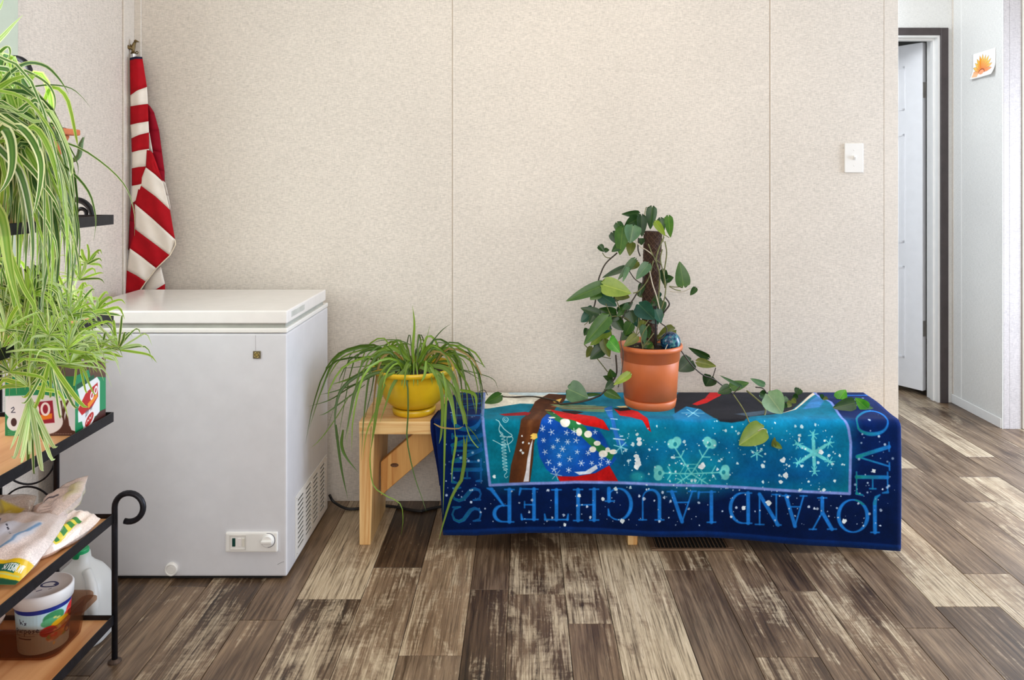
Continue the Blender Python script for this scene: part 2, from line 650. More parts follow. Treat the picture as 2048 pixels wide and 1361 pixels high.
GL['U'] = (0.84, [(_u, [TK] * 3 + [TN + (TK - TN) * max(0, 1 - i / 9) for i in range(13)] + [TN * 1.2]), _serif(0.18, 1), _serif(0.68, 1, 0.11)])
_o = ell_pts(0.47, 0.5, 0.41, 0.5, 0, 360, 36)
GL['O'] = (0.96, [(_o, mod(_o, 0.47, 0.41))])
_d = [(0.18, 1)] + ell_pts(0.36, 0.5, 0.44, 0.5, 90, -90, 20) + [(0.18, 0)]
GL['D'] = (0.88, [([(0.18, 0), (0.18, 1)], TK), (_d, [TN] + [TN + (TK - TN) * max(0, (p[0] - 0.36) / 0.44) for p in _d[1:-1]] + [TN]), _serif(0.14, 0, 0.08), _serif(0.14, 1, 0.08)])
_g = ell_pts(0.47, 0.5, 0.40, 0.5, 42, 318, 30)
GL['G'] = (0.90, [(_g, [TN + (TK - TN) * max(0, (0.47 - p[0]) / 0.40) for p in _g]), ([(0.77, 0.0), (0.77, 0.40)], TK), ([(0.60, 0.40), (0.88, 0.40)], TN), ([(0.77, 0.84), (0.79, 0.66)], [TN * 2, TN])])
_r = [(0.18, 1)] + ell_pts(0.36, 0.75, 0.24, 0.25, 90, -90, 14) + [(0.18, 0.5)]
GL['R'] = (0.78, [([(0.18, 0), (0.18, 1)], TK), (_r, [TN] + [TN + (TK - TN) * max(0, (p[0] - 0.36) / 0.24) for p in _r[1:-1]] + [TN]), ([(0.34, 0.5), (0.68, 0.0), (0.80, -0.03)], [TN * 1.5, TK, TN]), _serif(0.18, 0), _serif(0.12, 1, 0.06)])
_s = [(0.52, 0.80), (0.46, 0.95), (0.30, 1.0), (0.15, 0.94), (0.10, 0.78), (0.16, 0.64), (0.32, 0.52), (0.48, 0.40), (0.55, 0.24), (0.48, 0.07), (0.30, 0.0), (0.13, 0.06), (0.06, 0.24)]
GL['S'] = (0.62, [(_s, [TN, TN, TN * 1.1, TN * 1.5, TK * .8, TK, TK * 1.1, TK, TK * .8, TN * 1.5, TN * 1.1, TN, TN]), ([(0.52, 0.98), (0.53, 0.74)], TN), ([(0.06, 0.02), (0.05, 0.28)], TN)])
GL['K'] = (0.80, [([(0.18, 0), (0.18, 1)], TK), ([(0.62, 1), (0.2, 0.45)], TN), ([(0.32, 0.56), (0.68, 0)], TK), _serif(0.18, 0), _serif(0.18, 1), _serif(0.62, 1, .1), _serif(0.70, 0, .1)])
GL['M'] = (1.0, [([(0.16, 0), (0.2, 1)], TN * 1.2), ([(0.2, 1), (0.5, 0)], TK), ([(0.5, 0), (0.8, 1)], TN), ([(0.84, 0), (0.8, 1)], TK), _serif(0.16, 0), _serif(0.84, 0)])

# ------------------------------------------------------------------ shared materials
M_BACK = wallpaper('linen wall board', (212, 204, 194))
M_LEFT = wallpaper('linen wall board side', (214, 205, 195))
M_HALL = wallpaper('pale hall wall board', (222, 222, 219), 0.6)
M_TRIMB = wallpaper('linen trim strip', (213, 205, 195), 0.6)
M_CEIL = plain('ceiling paint', (236, 234, 228), 0.8)
M_FLOOR = floor_planks()
M_SUB = plain('dark underlay', (38, 31, 26), 0.9)
M_WHITE = plain('white enamel', (208, 208, 212), 0.32, var=0.015)
M_WHITEP = plain('white plastic', (228, 226, 222), 0.38, var=0.01)
M_LID = plain('glossy white lid', (226, 223, 220), 0.16, var=0.015)
M_GASK = plain('grey gasket', (168, 170, 162), 0.6)
M_DARK = plain('black gap', (14, 13, 13), 0.8)
M_IRON = plain('black wrought iron', (30, 30, 36), 0.42, 0.55, var=0.2, scale=60, bump=0.15)
M_PINE = wood('knotty pine', (234, 198, 138), (212, 156, 92), 'x', 0.45)
M_PINEZ = wood('knotty pine upright', (235, 200, 142), (202, 142, 76), 'z', 0.45, 6)
M_PINED = wood('knotty pine brace', (222, 172, 102), (188, 122, 58), 'd', 0.45, 5)
M_SHELF = wood('orange shelf board', (222, 168, 116), (198, 136, 86), 'y', 0.4, 4)
M_DTRIM = plain('dark brown door casing', (62, 54, 54), 0.5, var=0.08)
M_DOOR = plain('white door paint', (232, 234, 238), 0.4, var=0.01)
M_JAMB = plain('white jamb paint', (232, 232, 230), 0.45, var=0.01)
M_STEEL = plain('satin nickel', (186, 183, 178), 0.38, 0.6, var=0.08)
M_SOIL = plain('potting soil', (38, 26, 18), 0.95, var=0.35, scale=90, bump=0.8)

# ------------------------------------------------------------------ the room
XL, YB = -1.52, 3.013
flo = mk('floor', *box(-1.62, 3.7, -1.6, 6.2, -0.05, -0.0065), M_SUB, kind='structure')
mk('ceiling', *box(-1.62, 3.7, -1.6, 6.2, 2.45, 2.5), M_CEIL, kind='structure')

wb = mk('wall_back', *box(XL - 0.1, 1.453, YB + 0.007, YB + 0.107, 0, 2.45), M_BACK, kind='structure')
for x0, x1 in ((XL, -0.2812), (-0.2788, 0.9528), (0.9552, 1.3975)):
    mk('wall_panel', *box(x0 + 0.0002, x1 - 0.0002, YB, YB + 0.007, 0.0, 2.45, 0.0012, 1), M_BACK, wb)
mk('corner_strip', *box(1.3980, 1.453, YB - 0.0004, YB + 0.007, 0, 2.45, 0.0008, 1), M_TRIMB, wb)
mk('batten', *box(-0.2786, -0.273, YB - 0.0008, YB + 0.003, 0, 2.45, 0.001, 1), M_TRIMB, wb)
mk('batten', *box(0.9554, 0.961, YB - 0.0008, YB + 0.003, 0, 2.45, 0.001, 1), M_TRIMB, wb)

WY0, WY1, WZ0, WZ1 = 1.15, 2.18, 0.86, 1.90
M_SEAM = plain('shaded seam', (176, 163, 148), 0.8)
for x in (-0.28, 0.954, 1.3977):
    mk('seam_strip', *box(x - 0.0015, x + 0.0015, YB + 0.0012, YB + 0.0069, 0, 2.45), M_SEAM, wb)
wl = mk('wall_left', *join(box(XL - 0.1, XL, -1.6, YB, 0, WZ0), box(XL - 0.1, XL, -1.6, YB, WZ1, 2.45),
                           box(XL - 0.1, XL, -1.6, WY0, WZ0, WZ1), box(XL - 0.1, XL, WY1, YB, WZ0, WZ1)), M_LEFT, kind='structure')
mk('trim_1', *join(box(XL, -1.487, YB - 0.008, YB, 0, 2.45, 0.002, 1), box(XL, XL + 0.008, 2.928, YB - 0.008, 0, 2.45, 0.002, 1)), M_TRIMB, kind='structure')

M_SAGE = plain('pale sage casing', (190, 202, 186), 0.5, var=0.02)
M_SASH = plain('white vinyl sash', (232, 235, 234), 0.4, var=0.01)
pane = NT('window glass')
_t = pane.n('ShaderNodeBsdfTransparent')
_t.inputs[0].default_value = (0.95, 0.98, 0.97, 1)
_g = pane.n('ShaderNodeBsdfGlossy')
_g.inputs['Roughness'].default_value = 0.02
_m = pane.n('ShaderNodeMixShader')
_m.inputs[0].default_value = 0.06
pane.l(_t.outputs[0], _m.inputs[1])
pane.l(_g.outputs[0], _m.inputs[2])
pane.l(_m.outputs[0], pane.o.inputs['Surface'])
win = mk('window_1', *join(box(XL, XL + 0.018, WY0 - 0.08, WY0, WZ0 - 0.08, WZ1 + 0.08, 0.003), box(XL, XL + 0.018, WY1, WY1 + 0.12, WZ0 - 0.08, WZ1 + 0.08, 0.003),
                           box(XL, XL + 0.018, WY0, WY1, WZ1, WZ1 + 0.08, 0.003), box(XL, XL + 0.022, WY0, WY1, WZ0 - 0.08, WZ0, 0.003)), M_SAGE, kind='structure')
mk('window_sash', *join(box(XL - 0.07, XL - 0.03, WY0, WY0 + 0.04, WZ0, WZ1), box(XL - 0.07, XL - 0.03, WY1 - 0.04, WY1, WZ0, WZ1),
                        box(XL - 0.07, XL - 0.03, WY0 + 0.04, WY1 - 0.04, WZ0, WZ0 + 0.04), box(XL - 0.07, XL - 0.03, WY0 + 0.04, WY1 - 0.04, WZ1 - 0.04, WZ1),
                        box(XL - 0.065, XL - 0.035, WY0 + 0.04, WY1 - 0.04, 1.34, 1.38)), M_SASH, win)
mk('window_pane', *box(XL - 0.052, XL - 0.048, WY0 + 0.04, WY1 - 0.04, WZ0 + 0.04, 1.34), pane.m, win)
mk('window_pane', *box(XL - 0.052, XL - 0.048, WY0 + 0.04, WY1 - 0.04, 1.38, WZ1 - 0.04), pane.m, win)

M_CAP = wallpaper('grey linen end cap', (176, 168, 164))
# hall beyond the end of the back wall
YH, XH, YE = 4.35, 2.40, 3.89
DX0, DX1, DZ = 1.50, 2.33, 2.062
mk('wall_hall_back', *join(box(0.9, DX0, YH, YH + 0.11, 0, 2.45), box(DX1, XH, YH, YH + 0.11, 0, 2.45), box(DX0, DX1, YH, YH + 0.11, DZ, 2.45)), M_HALL, kind='structure')
wr = mk('wall_hall_right', *box(XH, XH + 0.095, YE, YH + 0.11, 0, 2.45, 0.003, 1), M_HALL, kind='structure')
for x in (XH + 0.004, ):
    mk('corner_strip', *join(box(XH - 0.002, XH, YE, YE + 0.03, 0.0, 2.45), box(XH - 0.002, XH + 0.002, YE - 0.002, YE, 0.0, 2.45)), M_HALL, wr)
    mk('end_cap', *join(box(XH + 0.0025, XH + 0.032, YE - 0.0035, YE - 0.0002, 0.0, 2.45, 0.001, 1), box(XH + 0.0335, XH + 0.0945, YE - 0.002, YE - 0.0002, 0.0, 2.45)), M_CAP, wr)
mk('batten', *box(XH - 0.0015, XH, 4.255, 4.262, 0.0, 2.45), M_JAMB, wr)
mk('batten', *box(XH - 0.0015, XH, 4.335, 4.349, 0.0, 2.45), M_TRIMB, wr)
mk('batten', *box(XH + 0.062, XH + 0.066, YE - 0.0015, YE, 0.0, 2.45), M_TRIMB, wr)
mk('baseboard_hall', *box(XH - 0.008, XH - 0.002, YE + 0.002, YH, 0.0, 0.05, 0.002, 1), M_JAMB, kind='structure')
mk('trim_2', *box(XH + 0.0955, XH + 0.16, YE - 0.012, YE + 0.11, 0, 2.45, 0.003, 1), plain('cream casing', (214, 208, 196), 0.5, var=0.02), kind='structure')
mk('wall_hall_front', *box(XH + 0.161, 3.6, YE, YE + 0.11, 0, 2.45), M_HALL, kind='structure')
mk('wall_hall_left', *box(0.8, 0.9, YB + 0.107, YH + 0.11, 0, 2.45), M_HALL, kind='structure')
mk('wall_right', *join(box(3.6, 3.7, -1.6, 1.9, 0, 2.45), box(3.6, 3.7, 3.55, 4.0, 0, 2.45), box(3.6, 3.7, 1.9, 3.55, 2.15, 2.45)), M_HALL, kind='structure')
mk('wall_bedroom', *join(box(0.9, 3.3, 6.1, 6.2, 0, 2.45), box(0.8, 0.9, YH + 0.11, 6.2, 0, 2.45), box(3.2, 3.3, YH + 0.11, 6.1, 0, 2.45), box(XH + 0.095, 3.3, YH, YH + 0.11, 0, 2.45)), M_HALL, kind='structure')

door = mk('door_1', *join(box(DX0, DX0 + 0.012, YH - 0.004, YH + 0.115, 0, DZ), box(DX1 - 0.012, DX1, YH - 0.004, YH + 0.115, 0, DZ), box(DX0 + 0.012, DX1 - 0.012, YH - 0.004, YH + 0.115, DZ - 0.012, DZ)), M_JAMB, kind='structure')
mk('door_stop', *join(box(DX1 - 0.022, DX1 - 0.012, YH + 0.03, YH + 0.06, 0, DZ - 0.012, 0.001, 1), box(DX0 + 0.012, DX1 - 0.022, YH + 0.03, YH + 0.06, DZ - 0.024, DZ - 0.012)), M_JAMB, door)
CW = 0.042
mk('casing', *box(DX1, DX1 + CW, YH - 0.016, YH, 0, DZ + 0.04, 0.002, 1), M_DTRIM, door)
mk('casing', *box(DX0 - CW, DX0, YH - 0.016, YH, 0, DZ + 0.04, 0.002, 1), M_DTRIM, door)
mk('casing', *box(DX0, DX1, YH - 0.016, YH, DZ, DZ + 0.04, 0.002, 1), M_DTRIM, door)
# the leaf, swung away into the far room
A = Vector((2.298, 4.475, 0))
dl = Vector((-0.523, 0.852, 0)).normalized()
nl = Vector((0.852, 0.523, 0)).normalized()


def LP(s, t, z):
    p = A + dl * s + nl * t
    return (p.x, p.y, z)


def lbox(s0, s1, t0, t1, z0, z1, b=0.0):
    return hexa([LP(s0, t0, z0), LP(s1, t0, z0), LP(s1, t1, z0), LP(s0, t1, z0), LP(s0, t0, z1), LP(s1, t0, z1), LP(s1, t1, z1), LP(s0, t1, z1)], b, 1)


leaf = mk('door_leaf', *lbox(0, 0.75, 0, 0.035, 0.03, 2.045, 0.001), M_DOOR, door)
for s0, s1 in ((0.11, 0.34), (0.41, 0.64)):
    for z0, z1 in ((0.20, 0.74), (0.88, 1.52), (1.66, 1.92)):
        fr = [lbox(s0, s1, -0.004, 0.001, z0, z0 + 0.012), lbox(s0, s1, -0.004, 0.001, z1 - 0.012, z1), lbox(s0, s0 + 0.012, -0.004, 0.001, z0, z1), lbox(s1 - 0.012, s1, -0.004, 0.001, z0, z1), lbox(s0 + 0.04, s1 - 0.04, -0.003, 0.001, z0 + 0.04, z1 - 0.04, 0.001)]
        mk('door_panel', *join(*fr), M_DOOR, leaf)
for z in (1.77, 0.39):
    hp = LP(-0.004, 0.04, z)
    mk('hinge', *join(lbox(-0.0025, -0.0003, 0.001, 0.034, z - 0.045, z + 0.045), lathe([(0.0055, -0.046), (0.0055, -0.016), (0.0045, -0.015), (0.0055, -0.014), (0.0055, 0.014), (0.0045, 0.015), (0.0055, 0.016), (0.0055, 0.046)], (hp[0] + 0.006, hp[1] - 0.004, z), 10)), M_STEEL, door)

# ------------------------------------------------------------------ plank floor: board edges where the photograph has them
lines = [267, 401, 505, 659, 784, 917, 1010, 1147, 1248, 1407, 1531, 1668, 1762, 1898, 2011, 2163, 2281]
pat = [94, 135, 124, 156, 103, 136]
k = 0
while lines[0] > -1100:
    lines.insert(0, lines[0] - pat[k % 6])
    k += 1
pat2 = [135, 94, 136, 103, 156, 124]
k = 0
while lines[-1] < 3600:
    lines.append(lines[-1] + pat2[k % 6])
    k += 1
YF = FPX * CH / 1001.0
# joint position (photo row) and looks of the far and near board: (whitewash, tone, warmth)
J = {173: (1174, (.25, .30, .8), (.35, .42, .7)), 401: (1241, (.1, .50, .6), (.15, .52, .6)), 505: (1199, (.93, .78, .75), (.62, .30, .6)),
     659: (1136, (.2, .18, .8), (.62, .50, .45)), 784: (1312, (.60, .66, .8), (.42, .56, .2)), 917: (1180, (.12, .36, .35), (.42, .22, .85)),
     1147: (1248, (.72, .42, .5), (.28, .42, .5)), 1407: (1141, (.6, .45, .6), (.18, .50, .3)), 1668: (1183, (.2, .30, .7), (.48, .48, .6)),
     1762: (1107, (.35, .25, .8), (.60, .42, .7)), 1898: (1257, (.08, .46, .4), (.18, .52, .4)), 2011: (1214, (.88, .74, .45), (.42, .28, .15)),
     2163: (1148, (.25, .42, .3), (.72, .62, .3)), 2281: (937, (.8, .7, .3), (.35, .50, .2)), 2416: (1005, (.2, .45, .2), (.6, .52, .3)), 2510: (955, (.3, .42, .2), (.75, .65, .3)),
     2646: (914, (.85, .7, .2), (.2, .48, .3)), 2749: (815, (.7, .6, .3), (.4, .38, .2))}
J2 = {267: (.60, .32, .8), 1010: (.66, .30, .8), 1248: (.95, .55, .45), 1531: (.48, .46, .65)}
rnd = random.Random(7)
for i in range(len(lines) - 1):
    x0 = (lines[i] - VX) * YF / FPX
    x1 = (lines[i + 1] - VX) * YF / FPX
    if x1 < -1.50 or x0 > 3.55:
        continue
    x0, x1 = max(x0, -1.52), min(x1, 3.6)
    key = lines[i]
    if key in J:
        yj = FPX * CH / (J[key][0] - VY)
    else:
        yj = 1.5 + ((i * 0.437) % 1.0) * 1.22 + (1.0 if key in (1010, 267, 1531) else 0) - (0.55 if key == 1248 else 0)
    ys = [yj - 1.22 * 2, yj - 1.22, yj, yj + 1.22, yj + 2.44, yj + 3.66, yj + 4.88]
    for j in range(len(ys) - 1):
        a, b = ys[j], min(ys[j + 1], 6.1)
        if b < 0.7 or a > 6.0 or b - a < 0.02:
            continue
        if a > 4.5 and x1 < 1.2 or (a > 3.1 and x1 < 0.9):
            continue
        o = mk('plank', *box(x0 + 0.0008, x1 - 0.0008, a + 0.0008, b - 0.0008, -0.0065, 0.0, 0.0009, 1), M_FLOOR, flo)
        c = (rnd.choice([.2, .35, .5, .62, .75]), rnd.uniform(.3, .58), rnd.uniform(.3, .8))
        if key in J and j == 2:
            c = J[key][1]
        elif key in J and j == 1:
            c = J[key][2]
        elif key in J2:
            c = J2[key]
        o.color = (c[0], c[1], c[2], 1)

# ------------------------------------------------------------------ light switch
sw = thing('light_switch', 'white toggle light switch on the beige wall near its open end', 'switch', (1.279, YB, 1.335))
mk('switch_plate', *box(1.242, 1.316, YB - 0.006, YB - 0.0003, 1.278, 1.392, 0.0028), M_WHITEP, sw)
mk('toggle', *hexa([(1.274, YB - 0.007, 1.327), (1.284, YB - 0.007, 1.327), (1.284, YB - 0.004, 1.343), (1.274, YB - 0.004, 1.343),
                    (1.275, YB - 0.016, 1.337), (1.283, YB - 0.016, 1.337), (1.283, YB - 0.013, 1.345), (1.275, YB - 0.013, 1.345)], 0.001), M_WHITEP, sw)
for z in (1.305, 1.365):
    mk('screw', *hexa([(1.277, YB - 0.0068, z - .002), (1.281, YB - 0.0068, z - .002), (1.281, YB - 0.0055, z - .002), (1.277, YB - 0.0055, z - .002), (1.277, YB - 0.0068, z + .002), (1.281, YB - 0.0068, z + .002), (1.281, YB - 0.0055, z + .002), (1.277, YB - 0.0055, z + .002)], 0.0006), M_WHITEP, sw)

# ------------------------------------------------------------------ flower drawing on the hall wall
cv = Canvas(210, 142, (244, 243, 240))
cx, cy = 92, 108
rs = random.Random(3)
for a, L, w, c in ((-178, 74, 22, (240, 170, 110)), (-160, 86, 24, (243, 190, 96)), (-140, 84, 22, (246, 196, 92)), (-122, 88, 24, (246, 184, 70)), (-103, 92, 24, (245, 160, 44)), (-86, 94, 24, (248, 190, 90)), (-68, 92, 20, (248, 196, 96)), (-52, 98, 22, (248, 200, 100)), (-36, 98, 20, (248, 196, 96)), (-20, 96, 20, (246, 190, 104)), (-4, 92, 22, (242, 160, 110))):
    ca, sa = math.cos(math.radians(a)), math.sin(math.radians(a))
    P = [(0, 0), (0.3, 0.42), (0.62, 0.5), (0.85, 0.25), (1, 0), (0.85, -0.25), (0.62, -0.5), (0.3, -0.42)]
    Q = [(cx + ca * L * s - sa * w * t, cy + sa * L * s + ca * w * t) for s, t in P]
    cv.poly(Q, c, 1.0)
    cv.stroke(Q, 1.6, (128, 120, 108), 1.0, 0.75, True)
    cv.poly([(cx + ca * L * s * 0.55 - sa * w * t * 0.6, cy + sa * L * s * 0.55 + ca * w * t * 0.6) for s, t in P], (236, 104, 62), 14, 0.6)
cv.ell(cx, cy + 4, 22, 14, (238, 160, 120))
cv.stroke(ell_pts(cx, cy + 6, 26, -18, 0, 180), 4, (120, 50, 36), 1.4, 0.9)
cv.poly([(20, 104), (70, 112), (60, 136), (16, 132)], (240, 176, 130), 3, 0.9)
im = cv.image('flower drawing')
rows, uv = [], []
for j in range(13):
    v = j / 12
    r = []
    for i in range(13):
        u = i / 12
        y = 4.152 - 0.207 * u
        z = 1.786 + 0.135 * v + 0.004 * u
        lift = 0.002 + 0.030 * max(0, (0.5 - v)) ** 2 * 4 * (0.35 + 0.65 * abs(u - 0.4)) + 0.010 * max(0, u - 0.8) * (1 - v)
        r.append((XH - lift, y, z))
        uv.append((u, v))
    rows.append(r)
o = mk('flower_drawing', *gridf(rows), printed('drawn flower print', im, 0.8, spec=0.2), uv=uv, smooth=True)
so = o.modifiers.new('thickness', 'SOLIDIFY')
so.thickness = 0.0006
tag(o, 'small white paper with an orange flower drawing taped to the hall wall', 'drawing')

# ------------------------------------------------------------------ chest freezer
fz = thing('chest_freezer', 'white chest freezer standing in the corner behind the plant shelf', 'freezer', (-1.10, 2.67, 0))
FX0, FX1, FY0, FY1 = -1.462, -0.742, 2.42, 2.925
mk('body', *box(FX0, FX1, FY0, FY1, 0.010, 0.770, 0.007, 3), M_WHITE, fz, smooth=False)
mk('plinth', *box(FX0 + 0.02, FX1 - 0.02, FY0 + 0.012, FY1 - 0.02, 0.0, 0.012), M_DARK, fz)
mk('rim', *box(FX0 - 0.001, FX1 + 0.001, FY0 - 0.002, FY1, 0.7718, 0.7872, 0.004, 2), M_WHITEP, fz)
mk('gasket', *box(FX0 + 0.036, FX1 - 0.006, FY0 + 0.006, 2.878, 0.7866, 0.803), M_GASK, fz)
lid = mk('lid', *box(-1.432, -0.7385, 2.411, 2.882, 0.802, 0.8425, 0.005, 3), M_LID, fz)
mk('lid_handle', *box(-0.7392, -0.7375, 2.455, 2.60, 0.815, 0.833, 0.0007, 1), plain('recess shade', (186, 188, 182), 0.35), lid)
# ventilation grille with real slots
ycols = [(2.528, 2.596), (2.620, 2.687), (2.712, 2.775), (2.805, 2.868)]
zs = [0.048 + 0.0154 * i for i in range(11)]
yl = [2.505] + [v for c in ycols for v in c] + [2.9]
zl = [0.022] + [v for z in zs for v in (z - 0.0036, z + 0.0036)] + [0.224]
bm = bmesh.new()
for j in range(len(zl) - 1):
    for i in range(len(yl) - 1):
        if i % 2 == 1 and j % 2 == 1:
            continue
        q = [(FX1 + 0.003, yl[i], zl[j]), (FX1 + 0.003, yl[i + 1], zl[j]), (FX1 + 0.003, yl[i + 1], zl[j + 1]), (FX1 + 0.003, yl[i], zl[j + 1])]
        bm.faces.new([bm.verts.new(p) for p in q])
bmesh.ops.remove_doubles(bm, verts=list(bm.verts), dist=1e-5)
bmesh.ops.solidify(bm, geom=list(bm.faces), thickness=0.0022)
bm.verts.index_update()
gv, gf = [v.co.copy() for v in bm.verts], [tuple(v.index for v in f.verts) for f in bm.faces]
bm.free()
gr = mk('vent_grille', gv, gf, M_WHITEP, fz)
mk('grille_backing', *box(FX1 - 0.002, FX1 + 0.0006, 2.52, 2.875, 0.036, 0.212), M_DARK, gr)
for y, z in ((2.513, 0.214), (2.513, 0.035), (2.888, 0.214)):
    mk('screw', *lathe([(0.0032, 0.0), (0.0026, 0.0014)], (FX1 + 0.0048, y, z), 8), M_STEEL, gr)
# control panel
cp = mk('control_panel', *box(-0.931, -0.769, FY0 - 0.010, FY0 + 0.002, 0.090, 0.152, 0.005, 2), M_WHITEP, fz)
yb = FY0 - 0.010
mk('switch_recess', *join(box(-0.917, -0.866, yb - 0.0016, yb + 0.001, 0.0985, 0.1015), box(-0.917, -0.866, yb - 0.0016, yb + 0.001, 0.1415, 0.1445), box(-0.917, -0.914, yb - 0.0016, yb + 0.001, 0.1015, 0.1415), box(-0.869, -0.866, yb - 0.0016, yb + 0.001, 0.1015, 0.1415)), plain('panel frame', (206, 202, 196), 0.4), cp)
mk('indicator', *box(-0.909, -0.899, yb - 0.002, yb + 0.001, 0.109, 0.135, 0.001, 1), plain('dark green lens', (12, 60, 54), 0.2), cp)
mk('indicator', *box(-0.891, -0.881, yb - 0.002, yb + 0.001, 0.109, 0.135, 0.001, 1), plain('white lens', (222, 216, 214), 0.3), cp)
mk('indicator', *box(-0.8785, -0.8705, yb - 0.002, yb + 0.001, 0.109, 0.135, 0.001, 1), plain('cream lens', (216, 212, 200), 0.3), cp)


def ydisc(cx, cz, y0, prof, n=28):
    """turned shape whose axis points at the camera (-y): prof of (radius, depth towards viewer)"""
    V, F = lathe([(r, d) for r, d in prof], (0, 0, 0), n)
    return [Vector((cx + v.x, y0 - v.z, cz + v.y)) for v in V], [tuple(reversed(f)) for f in F]


kx, kz = WX(536, 2.41), WZ(1081, 2.41)
kn = mk('knob', *ydisc(kx, kz, yb, [(0.021, 0.0), (0.021, 0.003), (0.0185, 0.004), (0.0175, 0.011), (0.016, 0.0125)]), M_WHITEP, cp)
mk('knob_grip', *box(kx - 0.017, kx + 0.017, yb - 0.020, yb - 0.011, kz - 0.0035, kz + 0.0045, 0.002, 2), M_WHITEP, kn)
mk('dial_arc', *tube([Vector((kx + 0.0215 * math.cos(t), yb - 0.0008, kz + 0.0215 * math.sin(t))) for t in [math.radians(100 - 190 * i / 20) for i in range(21)]], [0.0006 + 0.0010 * i / 20 for i in range(21)], 6), plain('dial ink', (52, 50, 72), 0.5), cp)
mk('drain_plug', *ydisc(WX(344, 2.42), WZ(1138, 2.42), FY0 + 0.001, [(0.0205, 0.0), (0.0205, 0.008), (0.0185, 0.0115), (0.0155, 0.012), (0.0145, 0.0095), (0.0125, 0.0095), (0.011, 0.011)]), M_WHITEP, fz)
bx, bz = WX(514, 2.42), WZ(710, 2.42)
bd = mk('badge', *box(bx - 0.0118, bx + 0.0118, FY0 - 0.0032, FY0 + 0.001, bz - 0.0118, bz + 0.0118, 0.001, 2), plain('aged brass badge', (118, 108, 84), 0.35, 0.6, var=0.15, scale=200), fz)
mk('badge_emblem', *join(tube([Vector((bx + 0.0082 * math.cos(i * math.pi / 12), FY0 - 0.0034, bz + 0.0082 * math.sin(i * math.pi / 12))) for i in range(25)], 0.0008, 6),
                         box(bx - 0.0045, bx + 0.0045, FY0 - 0.0042, FY0 - 0.003, bz - 0.0045, bz + 0.0045, 0.0006, 1)), plain('bright brass', (186, 164, 96), 0.3, 0.7), bd)
mk('scuff', *tube(catmull([(WX(555, 2.42), FY0 - 0.0002, WZ(1130, 2.42)), (WX(562, 2.42), FY0 - 0.0002, WZ(1126, 2.42)), (WX(568, 2.42), FY0 - 0.0002, WZ(1124, 2.42))], 6), 0.0005, 5), plain('grey scuff', (110, 110, 112), 0.7), fz)
mk('thread', *tube([(WX(511, 2.42), FY0 - 0.0004, WZ(671, 2.42)), (WX(511, 2.42), FY0 - 0.0004, WZ(702, 2.42))], 0.0004, 5), plain('pale thread', (176, 170, 172), 0.7), fz)

# ------------------------------------------------------------------ flag furled on its pole in the corner
fl = thing('flag', 'red and white striped flag hanging furled on its pole behind the freezer', 'flag', (-1.494, 2.966, 0))
mk('pole', *tube([(-1.494, 2.966, 0.0), (-1.494, 2.966, WZ(108, 2.966))], 0.0085, 12), plain('silver pole', (205, 205, 208), 0.25, 0.8), fl)
M_RED = plain('red flag cloth', (166, 8, 24), 0.75, var=0.08, spec=0.2)
M_WCL = plain('white flag cloth', (232, 224, 214), 0.75, var=0.03, spec=0.2)
M_DRED = plain('back and shaded red flag cloth', (138, 4, 30), 0.78, var=0.08, spec=0.2)  # red of the back fold; also puts shade into the lower tail's colour
M_NAVY = plain('navy flag cloth', (28, 30, 52), 0.75, spec=0.2)
FLM = [M_RED, M_WCL, M_DRED, M_NAVY]


def resamp(poly, n):
    P = [Vector((p[0], p[1], 0)) for p in poly]
    d = [0]
    for a, b in zip(P, P[1:]):
        d.append(d[-1] + (b - a).length)
    out = []
    for i in range(n):
        t = d[-1] * i / (n - 1)
        k = 0
        while k < len(d) - 2 and d[k + 1] < t:
            k += 1
        s = (t - d[k]) / max(1e-6, d[k + 1] - d[k])
        out.append(P[k].lerp(P[k + 1], s))
    return out


def cloth_piece(bounds, cols, depth, n=13, m=5):
    V, F, I = [], [], []
    for bi in range(len(bounds) - 1):
        a, b = resamp(bounds[bi], n), resamp(bounds[bi + 1], n)
        base = len(V)
        for j in range(m):
            for i in range(n):
                p = a[i].lerp(b[i], j / (m - 1))
                V.append(W(p.x, p.y, depth(i / (n - 1), p.x, p.y)))
        for j in range(m - 1):
            for i in range(n - 1):
                F.append((base + j * n + i, base + j * n + i + 1, base + (j + 1) * n + i + 1, base + (j + 1) * n + i))
                I.append(cols[bi])
    return V, F, I


def flag_part(name, *pieces):
    V, F, I = [], [], []
    for v, f, i in pieces:
        n = len(V)
        V += v
        F += [tuple(k + n for k in q) for q in f]
        I += i
    me = mk(name, V, F, FLM, fl, smooth=True, mids=I)
    so = me.modifiers.new('thickness', 'SOLIDIFY')
    so.thickness = 0.0012
    return me


pA = cloth_piece([[(260, 116), (271, 113), (284, 114)], [(260, 121), (272, 118), (285, 118)], [(261, 191), (275, 181), (294, 174)], [(261, 213), (278, 210), (296, 208)], [(261, 250), (278, 246), (297, 243)], [(263, 277), (278, 270), (298, 265)], [(264, 305), (278, 301), (298, 298)], [(264, 337), (278, 334), (296, 333)], [(264, 372), (276, 370), (290, 366)], [(263, 408), (271, 402), (279, 394)], [(260, 440), (266, 445), (274, 440)], [(257, 500), (262, 500), (268, 500)]],
                 [3, 0, 1, 0, 1, 0, 1, 0, 1, 2, 2], lambda t, x, y: 2.957 - 0.012 * math.sin(math.pi * min(1, max(0, t))) - 0.002 * math.sin(t * 9 + y * 0.02))
pB = cloth_piece([[(292, 205), (299, 212)], [(293, 226), (308, 225)], [(294, 262), (318, 260)], [(298, 300), (324, 305)], [(306, 340), (329, 342)], [(322, 368), (329, 374)]], [2] * 5, lambda t, x, y: 2.979 - 0.008 * math.sin(math.pi * t), 9)
